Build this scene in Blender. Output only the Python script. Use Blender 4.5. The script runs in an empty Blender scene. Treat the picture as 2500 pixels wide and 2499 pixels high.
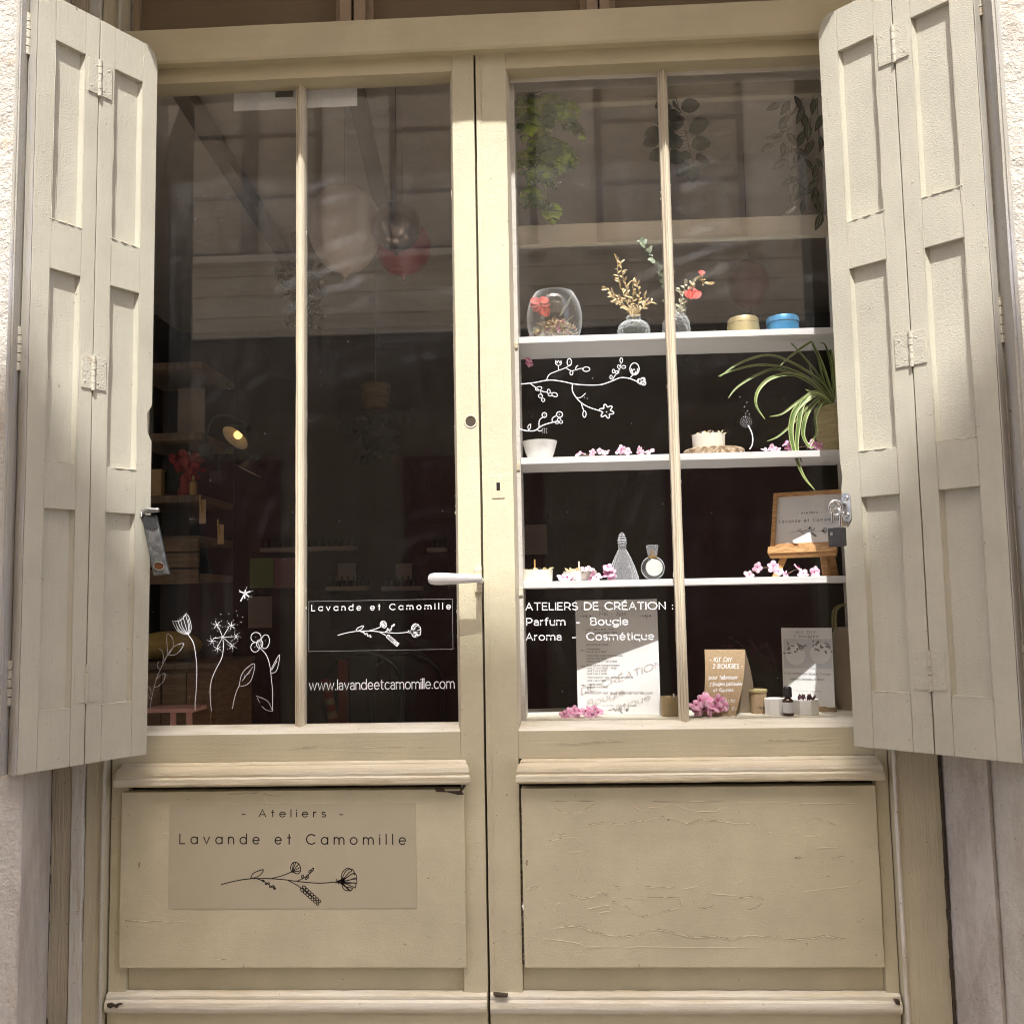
import bpy, bmesh, math, random
from mathutils import Vector, Matrix, noise

random.seed(7)
R = math.radians
S = bpy.context.scene
COL = S.collection

# ------------------------------------------------------------------ camera
CAM = Vector((0.20, -2.35, 1.20))
YAW, PIT, ROL = R(-2.76), R(5.29), R(-1.07)
FPX = 2350.0
fw = Vector((math.sin(YAW) * math.cos(PIT), math.cos(YAW) * math.cos(PIT), math.sin(PIT)))
r0 = Vector((math.cos(YAW), -math.sin(YAW), 0))
u0 = r0.cross(fw)
rt = math.cos(ROL) * r0 + math.sin(ROL) * u0
up = -math.sin(ROL) * r0 + math.cos(ROL) * u0
cd = bpy.data.cameras.new('camera')
cam = bpy.data.objects.new('camera', cd)
COL.objects.link(cam)
cam.matrix_world = Matrix(((rt.x, up.x, -fw.x, CAM.x), (rt.y, up.y, -fw.y, CAM.y), (rt.z, up.z, -fw.z, CAM.z), (0, 0, 0, 1)))
cd.sensor_width = 36
cd.lens = 36 * FPX / 2500
cd.clip_start = 0.05
cd.clip_end = 500
S.camera = cam

# ------------------------------------------------------------------ light
SUN_D = Vector((-0.085, 1.0, -1.9)).normalized()
w = bpy.data.worlds.new('World')
S.world = w
w.use_nodes = True
nt = w.node_tree
sky = nt.nodes.new('ShaderNodeTexSky')
sky.sky_type = 'NISHITA'
sky.sun_disc = False
sky.sun_elevation = math.asin(-SUN_D.z)
sky.sun_rotation = R(180)
sky.air_density = 0.45
sky.dust_density = 5.0
sky.ozone_density = 0.0
bgn = nt.nodes['Background']
bgn.inputs[1].default_value = 0.15
nt.links.new(sky.outputs[0], bgn.inputs[0])
sl = bpy.data.lights.new('sun', 'SUN')
sl.energy = 2.8
sl.angle = R(0.53)
sl.color = (1.0, 0.985, 0.95)
sun = bpy.data.objects.new('sun', sl)
COL.objects.link(sun)
sun.location = (0, -8, 16)
sun.rotation_euler = SUN_D.to_track_quat('-Z', 'Y').to_euler()
vs = S.view_settings
vs.view_transform = 'Standard'
vs.look = 'None'
vs.gamma = 1
vs.exposure = 1.56
S.render.engine = 'CYCLES'
cy = S.cycles
cy.max_bounces = 10
cy.diffuse_bounces = 5
cy.glossy_bounces = 5
cy.transmission_bounces = 8
cy.transparent_max_bounces = 24
cy.caustics_reflective = False
cy.caustics_refractive = False
cy.sample_clamp_indirect = 6
cy.use_denoising = True
cy.denoising_prefilter = 'ACCURATE'
cy.filter_width = 1.05

# ------------------------------------------------------------------ measuring
def at(px, py, Y=0.0):
    """point of the photograph (2500 px wide) where it meets the plane y = Y"""
    d = rt * ((px - 1250) / FPX) - up * ((py - 1249.5) / FPX) + fw
    return CAM + d * ((Y - CAM.y) / d.y)
def mm(Y):
    return (Y - CAM.y) / FPX

# ------------------------------------------------------------------ materials
M = {}
def new_mat(name):
    m = bpy.data.materials.new(name)
    m.use_nodes = True
    n = m.node_tree
    b = n.nodes['Principled BSDF']
    M[name] = m
    return m, n, b
def N(n, t, **k):
    x = n.nodes.new(t)
    for a, v in k.items():
        setattr(x, a, v)
    return x
def coords(n, scale=(1, 1, 1)):
    tc = N(n, 'ShaderNodeTexCoord')
    mp = N(n, 'ShaderNodeMapping')
    mp.inputs['Scale'].default_value = scale
    n.links.new(tc.outputs['Object'], mp.inputs[0])
    return mp.outputs[0]
def noi(n, vec, scale, detail=4, rough=.55):
    x = N(n, 'ShaderNodeTexNoise')
    x.inputs['Scale'].default_value = scale
    x.inputs['Detail'].default_value = detail
    x.inputs['Roughness'].default_value = rough
    n.links.new(vec, x.inputs['Vector'])
    return x.outputs['Fac']
def ramp(n, fac, p0, p1, c0=(0, 0, 0, 1), c1=(1, 1, 1, 1)):
    x = N(n, 'ShaderNodeValToRGB')
    x.color_ramp.elements[0].position = p0
    x.color_ramp.elements[1].position = p1
    x.color_ramp.elements[0].color = c0
    x.color_ramp.elements[1].color = c1
    n.links.new(fac, x.inputs[0])
    return x.outputs[0]
def mixc(n, fac, a, b):
    x = N(n, 'ShaderNodeMix', data_type='RGBA')
    for s, v in ((0, fac), (6, a), (7, b)):
        if hasattr(v, 'links'):
            n.links.new(v, x.inputs[s])
        else:
            x.inputs[s].default_value = v if s == 0 else (*v[:3], 1)
    return x.outputs[2]
def math_(n, op, a, b=0.0, c=None):
    x = N(n, 'ShaderNodeMath', operation=op)
    for i, v in enumerate((a, b) if c is None else (a, b, c)):
        if hasattr(v, 'links'):
            n.links.new(v, x.inputs[i])
        else:
            x.inputs[i].default_value = v
    return x.outputs[0]
def bump(n, b, h, dist, strength=1.0, prev=None):
    x = N(n, 'ShaderNodeBump')
    x.inputs['Distance'].default_value = dist
    x.inputs['Strength'].default_value = strength
    n.links.new(h, x.inputs['Height'])
    if prev is not None:
        n.links.new(prev, x.inputs['Normal'])
    n.links.new(x.outputs[0], b.inputs['Normal'])
    return x.outputs[0]

def paint(name, base, var=.07, grain=(260, 260, 260), gd=.0008, lump=.0015, chips=.0, worn=None, wornamt=.5, rough=.5, stretch=(1, 1, 1)):
    """old oil paint on wood: tone drift, orange peel, brush marks, pin holes, chipped spots"""
    m, n, b = new_mat(name)
    v = coords(n)
    vst = coords(n, stretch)
    lo = tuple(c * (1 - var * 1.6) for c in base)
    hi = tuple(min(1, c * (1 + var)) for c in base)
    c = mixc(n, ramp(n, noi(n, v, 5, 6, .6), .3, .7), lo, hi)
    c = mixc(n, math_(n, 'MULTIPLY', ramp(n, noi(n, vst, 22, 5, .7), .45, .75), .35), c, tuple(x * .84 for x in base))
    if worn:
        f = ramp(n, noi(n, vst, 16, 8, .75), .62 - .3 * wornamt, .72 - .2 * wornamt)
        c = mixc(n, f, c, worn)
    if chips:
        f = ramp(n, noi(n, v, 70, 6, .72), .675 - chips, .69 - chips)
        c = mixc(n, f, c, (.16, .10, .06))
    n.links.new(c, b.inputs['Base Color'])
    b.inputs['Roughness'].default_value = rough
    b.inputs['Specular IOR Level'].default_value = .35
    h1 = noi(n, v, grain[0], 3, .5)
    p = bump(n, b, h1, gd, 1)
    p = bump(n, b, noi(n, vst, 38, 4, .6), lump, 1, p)
    return m

DOOR = (.592, .543, .385)
paint('door_paint', DOOR, grain=(340,) * 3, gd=.0011, lump=.0012, chips=.024)
paint('door_paint_plain', DOOR, grain=(300,) * 3, gd=.0008, lump=.0006, stretch=(.5, 1, 1.6), var=.09, chips=.004)
paint('rail_paint', (.582, .530, .374), grain=(260,) * 3, gd=.0007, lump=.0010, stretch=(.15, 1, 4))
paint('moulding_paint', (.62, .55, .39), worn=(.71, .67, .55), wornamt=.52, gd=.0009, lump=.003, stretch=(.12, 1, 3))
paint('base_moulding_paint', (.61, .545, .39), worn=(.71, .68, .58), wornamt=.75, gd=.0009, lump=.002, stretch=(.12, 1, 4), chips=.004)
paint('sill_paint', (.66, .61, .46), worn=(.78, .76, .66), wornamt=.7, gd=.0009, lump=.002, stretch=(.15, 1, 3), chips=.01)
paint('bar_paint', (.68, .61, .48), worn=(.56, .44, .30), wornamt=.18, gd=.0006, lump=.0009, stretch=(6, 6, .3))
paint('beam_paint', (.56, .495, .335), gd=.0006, lump=.0015, stretch=(.2, 1, 2))
paint('transom_shade_paint', (.20, .150, .095), gd=.0005, lump=.0015, stretch=(.2, 1, 2), chips=.02)  # shade under the lintel put into the panel colour
paint('transom_post_shade_paint', (.33, .25, .17), gd=.0005, lump=.0015, stretch=(2, 1, .2), chips=.03)  # posts and panel beads also coloured darker for the lintel shade
paint('shutter_paint', (.50, .478, .392), var=.07, grain=(330,) * 3, gd=.0011, lump=.0010, stretch=(4, 4, .45), chips=.012)
paint('hinge_paint', (.50, .478, .395), var=.08, grain=(300,) * 3, gd=.0014, lump=.002, worn=(.36, .25, .15), wornamt=.12)
paint('shutter_edge_paint', (.43, .405, .35), worn=(.42, .42, .44), wornamt=.42, gd=.001, lump=.003, stretch=(5, 5, .25), chips=.02)
paint('frame_paint', (.565, .512, .366), gd=.0008, lump=.002, stretch=(4, 4, .2), chips=.004)
paint('bare_board', (.54, .475, .35), var=.10, worn=(.44, .37, .26), wornamt=.25, gd=.0008, lump=.005, stretch=(7, 7, .25), chips=.02)
paint('old_white_paint', (.68, .66, .60), worn=(.50, .40, .24), wornamt=.3, gd=.001, lump=.004, stretch=(3, 3, .4), chips=.03)
paint('cabinet_paint', (.66, .63, .57), var=.04, gd=.0004, lump=.001, stretch=(.2, 1, 3), rough=.45)
paint('shelf_paint', (.76, .76, .75), var=.03, gd=.0004, lump=.0012, stretch=(.2, 1, 3), rough=.45)
paint('inner_rail_paint', (.60, .54, .42), var=.06, gd=.0004, lump=.001, stretch=(.2, 1, 3), rough=.45)

def plaster(name, base, rust=None, gd=.004, dark=None):
    m, n, b = new_mat(name)
    v = coords(n)
    c = mixc(n, ramp(n, noi(n, v, 4, 8, .65), .32, .68), tuple(x * .86 for x in base), tuple(min(1, x * 1.06) for x in base))
    if rust:
        c = mixc(n, math_(n, 'MULTIPLY', ramp(n, noi(n, v, 9, 6, .7), .56, .66), .75), c, rust)
    if dark:
        c = mixc(n, math_(n, 'MULTIPLY', ramp(n, noi(n, coords(n, (2.5, 2.5, .9)), 6, 9, .72), .44, .66), .75), c, dark)
    c = mixc(n, ramp(n, noi(n, v, 70, 5, .7), .66, .70), c, tuple(x * .45 for x in base))
    n.links.new(c, b.inputs['Base Color'])
    b.inputs['Roughness'].default_value = .9
    p = bump(n, b, noi(n, v, 120, 5, .6), gd * .7)
    bump(n, b, noi(n, v, 22, 6, .65), gd * 2.2, 1, p)
    return m
plaster('pink_plaster', (.60, .57, .515), rust=(.56, .40, .26), gd=.006, dark=(.47, .42, .37))
plaster('beige_plaster', (.60, .57, .51), gd=.006, dark=(.46, .39, .32))
plaster('stone', (.58, .545, .505), dark=(.36, .31, .27), gd=.0045)
plaster('room_ceiling', (.80, .72, .63), gd=.001)
plaster('room_floor', (.70, .64, .56), gd=.001)
plaster('opposite_plaster', (.82, .75, .64), gd=.004)
plaster('opposite_base', (.20, .165, .13), gd=.004)
plaster('paving', (.42, .39, .34), gd=.004)
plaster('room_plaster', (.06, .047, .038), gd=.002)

def plain(name, col, rough=.5, metal=0.0, var=.06, bumpd=0.0, bs=120, spec=.5, sub=0.0, alpha=None):
    m, n, b = new_mat(name)
    v = coords(n)
    c = mixc(n, ramp(n, noi(n, v, 40, 5, .6), .3, .7), tuple(x * (1 - var) for x in col), tuple(min(1, x * (1 + var)) for x in col))
    n.links.new(c, b.inputs['Base Color'])
    b.inputs['Roughness'].default_value = rough
    b.inputs['Metallic'].default_value = metal
    b.inputs['Specular IOR Level'].default_value = spec
    if bumpd:
        bump(n, b, noi(n, v, bs, 4, .6), bumpd)
    return m
def two(name, a, c2, scale=30, lo=.42, hi=.58, rough=.6, stretch=(1, 1, 1), metal=0, bumpd=0.0, trans=0.0):
    m, n, b = new_mat(name)
    v = coords(n, stretch)
    f = noi(n, v, scale, 5, .6)
    n.links.new(mixc(n, ramp(n, f, lo, hi), a, c2), b.inputs['Base Color'])
    b.inputs['Roughness'].default_value = rough
    b.inputs['Metallic'].default_value = metal
    if bumpd:
        bump(n, b, f, bumpd)
    return m
plain('vinyl_white', (.86, .86, .88), .55, var=.02)
plain('vinyl_black', (.022, .018, .016), .5)
plain('pen_white', (.80, .80, .84), .7, var=.08)
plain('sticker_edge', (.30, .30, .30), .5)
plain('void', (.008, .006, .005), .9)
plain('crack_dark', (.06, .045, .03), .9)
plain('crack_brown', (.13, .095, .055), .9)
plain('chip_edge', (.655, .575, .42), .6)
plain('white_lever', (.72, .72, .72), .32, var=.02)
two('steel', (.42, .43, .44), (.60, .60, .60), 60, rough=.34, metal=1)
two('chrome', (.62, .60, .60), (.75, .74, .73), 40, rough=.16, metal=1)
two('latch_steel', (.13, .14, .145), (.24, .25, .25), 60, rough=.42, metal=.6, bumpd=.0004)
plain('latch_black', (.03, .032, .035), .5, var=.3)
plain('amber_button', (.10, .035, .012), .35)
plain('padlock_black', (.045, .047, .052), .38, var=.2, bumpd=.0004)
plain('paper', (.78, .78, .77), .8, var=.02)
plain('ink', (.05, .05, .05), .7)
plain('soft_ink', (.22, .215, .21), .7)
two('kraft', (.35, .25, .145), (.41, .295, .175), 200, rough=.85)
plain('kraft_dark', (.23, .18, .125), .85)
plain('ivory_wax', (.80, .77, .68), .55, var=.03)
plain('white_wax', (.80, .79, .75), .5, var=.03)
plain('porcelain', (.80, .80, .77), .22, var=.02)
plain('bronze_tin', (.32, .245, .13), .42, metal=.55, var=.1)
plain('gold_tin', (.52, .43, .23), .36, metal=.55, var=.06)
plain('blue_tin', (.07, .30, .56), .34, metal=.45, var=.06)
two('bark', (.20, .13, .075), (.50, .40, .27), 90, rough=.85, bumpd=.002)
two('pine', (.56, .33, .13), (.40, .20, .07), 14, .45, .6, rough=.5, stretch=(1, 8, 14))
two('orchid', (.62, .16, .34), (.78, .48, .62), 55, .35, .6, rough=.6)
two('orchid_pale', (.66, .24, .42), (.80, .60, .70), 60, .35, .55, rough=.6)
two('pink_bloom', (.62, .12, .26), (.80, .40, .52), 60, rough=.6)
plain('orchid_heart', (.55, .06, .22), .6)
plain('twig', (.16, .10, .07), .8)
two('dried_gold', (.52, .36, .14), (.72, .58, .34), 70, rough=.55)
two('dried_leaf', (.40, .36, .22), (.62, .58, .45), 70, rough=.7)
two('eucalyptus', (.26, .34, .22), (.42, .50, .38), 60, rough=.6)
two('potpourri_mix', (.34, .20, .09), (.66, .52, .33), 120, rough=.8)
two('red_petal', (.55, .045, .035), (.70, .10, .07), 60, rough=.6)
two('monstera_leaf', (.030, .065, .006), (.26, .37, .025), 16, .44, .60, rough=.45)
two('round_leaf', (.016, .028, .016), (.035, .050, .026), 20, rough=.5)
two('striped_leaf', (.030, .032, .014), (.055, .055, .028), 25, rough=.5)
plain('leaf_stripe', (.26, .25, .16), .6)
two('spider_leaf', (.10, .17, .035), (.22, .30, .08), 26, rough=.42)
plain('spider_edge', (.50, .56, .26), .45)
two('pot_rope', (.40, .34, .17), (.30, .24, .11), 60, rough=.8, stretch=(.4, .4, 6), bumpd=.003)
two('wood_brown', (.20, .125, .062), (.14, .085, .042), 12, rough=.6, stretch=(1, 1, 8))
two('wood_shelf', (.17, .118, .068), (.12, .082, .046), 12, rough=.6, stretch=(8, 1, 1))
plain('dark_paint', (.022, .018, .017), .6)
plain('beam_stain', (.26, .22, .19), .7)
plain('lamp_black', (.018, .020, .019), .4)
plain('lamp_inner', (.40, .33, .24), .8)
plain('price_tag', (.45, .31, .14), .6)
plain('gold', (.45, .30, .10), .4, metal=.7)
plain('dark_red', (.14, .018, .012), .5)
plain('red_flower', (.36, .014, .011), .6, var=.3)
plain('mustard', (.42, .29, .09), .9)
plain('pink_stool', (.72, .38, .31), .5)
plain('balloon_white', (.80, .66, .56), .35)
plain('balloon_dim', (.16, .018, .035), .35)
plain('balloon_red', (.42, .03, .07), .3)
plain('balloon_chrome', (.34, .26, .22), .25, metal=.8)
plain('dark_leaf', (.020, .026, .012), .6)
plain('chair_metal', (.050, .055, .050), .35, metal=.6)
plain('poster_green', (.26, .34, .14), .7)
plain('poster_purple', (.34, .18, .19), .7)
plain('poster_grey', (.36, .30, .26), .7)
plain('bag_canvas', (.45, .38, .29), .85, bumpd=.0006, bs=600)
plain('brown_glass', (.05, .022, .010), .15)
plain('cap_black', (.016, .016, .018), .4)
plain('label_white', (.62, .63, .64), .6)
plain('dried_grass', (.050, .055, .028), .8)
plain('dried_purple', (.085, .035, .05), .8)
plain('opposite_frame', (.10, .075, .055), .5)
plain('curtain', (.52, .45, .36), .85, var=.12)
plain('dark_red_door', (.07, .012, .010), .4)
plain('zinc', (.25, .26, .27), .5)
m, n, b = new_mat('bulb')
b.inputs['Base Color'].default_value = (1, .8, .5, 1)
b.inputs['Emission Color'].default_value = (1, .66, .25, 1)
b.inputs['Emission Strength'].default_value = .5

def sheet_glass(name, f0=.045, dirt=.02, specks=True, tint=(1, 1, 1), white=0.0, bumpd=0.0, bs=200, rough=0.0, zfade=False, edge=0.0):
    m, n, b = new_mat(name)
    out = n.nodes['Material Output']
    n.nodes.remove(b)
    tr = N(n, 'ShaderNodeBsdfTransparent')
    tr.inputs[0].default_value = (*tint, 1)
    gl = N(n, 'ShaderNodeBsdfGlossy')
    gl.inputs['Roughness'].default_value = rough
    lw = N(n, 'ShaderNodeLayerWeight')
    lw.inputs[0].default_value = .5
    sch = math_(n, 'MULTIPLY_ADD', math_(n, 'POWER', lw.outputs['Facing'], 5.0), 1 - f0, f0)
    mx = N(n, 'ShaderNodeMixShader')
    n.links.new(sch, mx.inputs[0])
    n.links.new(tr.outputs[0], mx.inputs[1])
    n.links.new(gl.outputs[0], mx.inputs[2])
    df = N(n, 'ShaderNodeBsdfDiffuse')
    df.inputs[0].default_value = (.80, .82, .86, 1)
    v = coords(n)
    streak = ramp(n, noi(n, coords(n, (5, 5, .9)), 3.2, 7, .7), .47, .78)
    sw = ramp(n, noi(n, coords(n, (1.2, 1.2, 5)), 2.0, 8, .75), .45, .85)
    wv = N(n, 'ShaderNodeTexWave', wave_type='RINGS', rings_direction='Y')
    wv.inputs['Scale'].default_value = 5.5
    wv.inputs['Distortion'].default_value = 2.2
    wv.inputs['Detail'].default_value = 4
    wv.inputs['Detail Scale'].default_value = 1.4
    wv.inputs['Detail Roughness'].default_value = .75
    mv = N(n, 'ShaderNodeMapping')
    mv.inputs['Location'].default_value = (-.35, 0, -1.1)
    n.links.new(v, mv.inputs[0])
    n.links.new(mv.outputs[0], wv.inputs['Vector'])
    wipe = math_(n, 'MULTIPLY', ramp(n, wv.outputs['Fac'], .5, .95), ramp(n, noi(n, v, 4.5, 5, .7), .50, .68))
    streak = math_(n, 'MULTIPLY_ADD', wipe, 2.2, streak)
    f = math_(n, 'MULTIPLY', math_(n, 'ADD', math_(n, 'ADD', streak, sw), .25), dirt)
    f = math_(n, 'ADD', f, white)
    if edge:       # refracted light painted as white along the outline of thick glass
        f = math_(n, 'ADD', f, math_(n, 'MULTIPLY', math_(n, 'POWER', lw.outputs['Facing'], 4.0), edge))
    if zfade:      # the dirt grows stronger towards the top of the panes
        sz = N(n, 'ShaderNodeSeparateXYZ')
        n.links.new(v, sz.inputs[0])
        mr = N(n, 'ShaderNodeMapRange', interpolation_type='SMOOTHSTEP')
        mr.inputs['From Min'].default_value = 1.45
        mr.inputs['From Max'].default_value = 2.25
        mr.inputs['To Min'].default_value = .16
        mr.inputs['To Max'].default_value = 1.6
        n.links.new(sz.outputs[2], mr.inputs[0])
        f = math_(n, 'MULTIPLY', f, mr.outputs[0])
    if specks:
        vo = N(n, 'ShaderNodeTexVoronoi')
        vo.inputs['Scale'].default_value = 42
        n.links.new(v, vo.inputs['Vector'])
        d = math_(n, 'LESS_THAN', vo.outputs['Distance'], .046)
        sel = N(n, 'ShaderNodeSeparateColor')
        n.links.new(vo.outputs['Color'], sel.inputs[0])
        d = math_(n, 'MULTIPLY', d, math_(n, 'GREATER_THAN', sel.outputs[0], .88))
        f = math_(n, 'MAXIMUM', f, math_(n, 'MULTIPLY', d, .75))
    mx2 = N(n, 'ShaderNodeMixShader')
    n.links.new(f, mx2.inputs[0])
    n.links.new(mx.outputs[0], mx2.inputs[1])
    n.links.new(df.outputs[0], mx2.inputs[2])
    n.links.new(mx2.outputs[0], out.inputs[0])
    if bumpd:
        bp = N(n, 'ShaderNodeBump')
        bp.inputs['Distance'].default_value = bumpd
        n.links.new(noi(n, v, bs, 2), bp.inputs['Height'])
        n.links.new(bp.outputs[0], gl.inputs['Normal'])
        n.links.new(bp.outputs[0], lw.inputs['Normal'])
    return m
sheet_glass('pane_glass', .048, .012, zfade=True)
sheet_glass('bowl_glass', .075, .012, False, (.96, .97, .96), rough=.04, edge=.8)
sheet_glass('vase_glass', .045, .01, False, (.94, .96, .94), bumpd=.006, bs=150, rough=.06, edge=.9)
sheet_glass('cut_glass', .05, .01, False, (.94, .95, .95), white=.13, bumpd=.002, bs=220, rough=.05, edge=1.3)
sheet_glass('film', .03, .0, False, (.90, .90, .89))
m, n, b = new_mat('sticker_film')
b.inputs['Base Color'].default_value = (.50, .40, .255, 1)
b.inputs['Roughness'].default_value = .55
v = coords(n)
n.links.new(mixc(n, ramp(n, noi(n, v, 9, 5, .6), .3, .7), (.455, .412, .30), (.485, .44, .32)), b.inputs['Base Color'])
bump(n, b, noi(n, coords(n, (.6, 1, 1.2)), 60, 3, .5), .0003)

# ------------------------------------------------------------------ building blocks
ORG = {}
class MB:
    def __init__(s):
        s.bm = bmesh.new()
        s.mi = 0
    def take(s, t):
        me = bpy.data.meshes.new('tmp')
        for f in t.faces:
            f.material_index = s.mi
        t.to_mesh(me)
        t.free()
        s.bm.from_mesh(me)
        bpy.data.meshes.remove(me)
        return s
    def box(s, x0, x1, y0, y1, z0, z1, bev=.0015, mat=None, seg=2, jit=0.0, step=.07):
        t = bmesh.new()
        bmesh.ops.create_cube(t, size=1)
        for v in t.verts:
            v.co = Vector(((x0 + x1) / 2 + v.co.x * (x1 - x0), (y0 + y1) / 2 + v.co.y * (y1 - y0), (z0 + z1) / 2 + v.co.z * (z1 - z0)))
        if bev:
            bev = min(bev, .45 * min(abs(x1 - x0), abs(y1 - y0), abs(z1 - z0)))
            bmesh.ops.bevel(t, geom=t.edges[:], offset=bev, segments=seg, affect='EDGES', profile=.6)
        if jit:
            dims = (x1 - x0, y1 - y0, z1 - z0)
            for ax in range(3):
                k = int(dims[ax] / step)
                for i in range(1, k):
                    co = [0, 0, 0]
                    co[ax] = (x0, y0, z0)[ax] + dims[ax] * i / k
                    no = [0, 0, 0]
                    no[ax] = 1
                    bmesh.ops.bisect_plane(t, geom=t.verts[:] + t.edges[:] + t.faces[:], plane_co=co, plane_no=no)
            for v in t.verts:
                q = v.co + (mat.translation if mat else Vector())
                v.co += noise.noise_vector(q * 9) * jit + noise.noise_vector(q * 31) * jit * .4
        if mat is not None:
            t.transform(mat)
        return s.take(t)
    def prism(s, pts, y0, y1, bev=.0, axis='y', mat=None):
        """pts in (x,z) pushed from y0 to y1 (axis y), or (x,y) pushed in z, or (y,z) pushed in x"""
        t = bmesh.new()
        def P(p, k):
            return {'y': Vector((p[0], k, p[1])), 'z': Vector((p[0], p[1], k)), 'x': Vector((k, p[0], p[1]))}[axis]
        a = [t.verts.new(P(p, y0)) for p in pts]
        c = [t.verts.new(P(p, y1)) for p in pts]
        t.faces.new(a)
        t.faces.new(c[::-1])
        k = len(pts)
        for i in range(k):
            t.faces.new((a[i], c[i], c[(i + 1) % k], a[(i + 1) % k]))
        bmesh.ops.recalc_face_normals(t, faces=t.faces[:])
        if bev:
            bmesh.ops.bevel(t, geom=t.edges[:], offset=bev, segments=2, affect='EDGES', profile=.6)
        if mat is not None:
            t.transform(mat)
        return s.take(t)
    def loft(s, rings, closed=True, caps=True):
        t = bmesh.new()
        vv = [[t.verts.new(p) for p in r] for r in rings]
        for a, c in zip(vv, vv[1:]):
            k = len(a)
            for i in range(k if closed else k - 1):
                j = (i + 1) % k
                try:
                    t.faces.new((a[i], a[j], c[j], c[i]))
                except ValueError:
                    pass
        if caps and closed:
            for r in (vv[0][::-1], vv[-1]):
                if len(r) > 2:
                    t.faces.new(r)
        bmesh.ops.recalc_face_normals(t, faces=t.faces[:])
        return s.take(t)
    def tube(s, pts, r, k=8, r2=None, caps=True):
        pts = [Vector(p) for p in pts]
        rings = []
        nrm = None
        for i, p in enumerate(pts):
            d = (pts[min(i + 1, len(pts) - 1)] - pts[max(i - 1, 0)]).normalized()
            if nrm is None:
                nrm = d.orthogonal().normalized()
            else:
                nrm = (nrm - d * nrm.dot(d))
                nrm = nrm.normalized() if nrm.length > 1e-6 else d.orthogonal().normalized()
            bn = d.cross(nrm)
            q = i / max(1, len(pts) - 1)
            rr = r[i] if isinstance(r, (list, tuple)) else (r if r2 is None else r + (r2 - r) * q)
            rings.append([p + (nrm * math.cos(a) + bn * math.sin(a)) * rr for a in [2 * math.pi * j / k for j in range(k)]])
        return s.loft(rings, True, caps)
    def lathe(s, prof, c, k=32, mat=None, caps=True, sx=1.0, sy=1.0, fn=None):
        c = Vector(c)
        rings = []
        for r, z in prof:
            ring = []
            for j in range(k):
                a = 2 * math.pi * j / k
                rr = fn(r, z, a) if fn else r
                ring.append(Vector((rr * math.cos(a) * sx, rr * math.sin(a) * sy, z)))
            rings.append(ring)
        if mat is None:
            mat = Matrix()
        rings = [[c + mat @ p for p in q] for q in rings]
        return s.loft(rings, True, caps)
    def ball(s, c, r, k=12, sc=(1, 1, 1)):
        t = bmesh.new()
        bmesh.ops.create_uvsphere(t, u_segments=k, v_segments=max(6, k // 2 + 2), radius=r)
        for v in t.verts:
            v.co = Vector((v.co.x * sc[0], v.co.y * sc[1], v.co.z * sc[2])) + Vector(c)
        return s.take(t)
    def quad(s, *p):
        t = bmesh.new()
        t.faces.new([t.verts.new(q) for q in p])
        return s.take(t)
    def strip(s, a, c):
        return s.loft([a, c], False, False)
    def leaf(s, base, d, nrm, L, W, prof=((0, 0), (.15, .55), (.4, 1), (.65, .85), (.88, .35), (1, 0)), fold=.25, bend=.3, rim=None):
        """a folded, bent leaf blade from base along d"""
        base = Vector(base)
        d = Vector(d).normalized()
        nrm = Vector(nrm)
        nrm = (nrm - d * nrm.dot(d)).normalized()
        side = d.cross(nrm)
        rows = []
        for q, wd in prof:
            cc = base + d * (L * q) - nrm * (bend * L * q * q)
            hw = max(wd, .02) * W / 2
            rows.append([cc - side * hw + nrm * hw * fold, cc - side * hw * .5 + nrm * hw * fold * .42, cc, cc + side * hw * .5 + nrm * hw * fold * .42, cc + side * hw + nrm * hw * fold])
        s.loft(rows, False, False)
        return rows
    def ribbon(s, pl, wd, f, dotk=10):
        """flat stroke of width wd along polyline pl in 2-D, laid out by f(u,v)"""
        t = bmesh.new()
        if len(pl) == 1:
            vs_ = [t.verts.new(f(pl[0][0] + wd * .62 * math.cos(a), pl[0][1] + wd * .62 * math.sin(a))) for a in [2 * math.pi * i / dotk for i in range(dotk)]]
            t.faces.new(vs_)
            return s.take(t)
        P = [Vector((p[0], p[1])) for p in pl]
        Q = [P[0]]
        for p in P[1:]:
            if (p - Q[-1]).length > wd * .05:
                Q.append(p)
        if len(Q) < 2:
            t.free()
            return s
        closed = (Q[0] - Q[-1]).length < wd * .3 and len(Q) > 3
        if closed:
            Q[-1] = Q[0].copy()
        L = []
        for i, p in enumerate(Q):
            if closed:
                a = Q[i - 1] if i > 0 else Q[-2]
                c = Q[i + 1] if i < len(Q) - 1 else Q[1]
            else:
                a = Q[i - 1] if i > 0 else None
                c = Q[i + 1] if i < len(Q) - 1 else None
            d1 = (p - a).normalized() if a is not None else (c - p).normalized()
            d2 = (c - p).normalized() if c is not None else d1
            n1 = Vector((-d1.y, d1.x))
            n2 = Vector((-d2.y, d2.x))
            mN = n1 + n2
            mN = n1 if mN.length < .3 else mN.normalized()
            k = min(1.6, 1 / max(.5, mN.dot(n1)))
            e = Vector((0, 0))
            if a is None:
                e = -d1 * wd * .35
            if c is None:
                e = d2 * wd * .35
            L.append((t.verts.new(f(*(p + e + mN * wd * .5 * k))), t.verts.new(f(*(p + e - mN * wd * .5 * k)))))
        for (a, c), (d, e) in zip(L, L[1:]):
            t.faces.new((a, d, e, c))
        return s.take(t)
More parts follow.
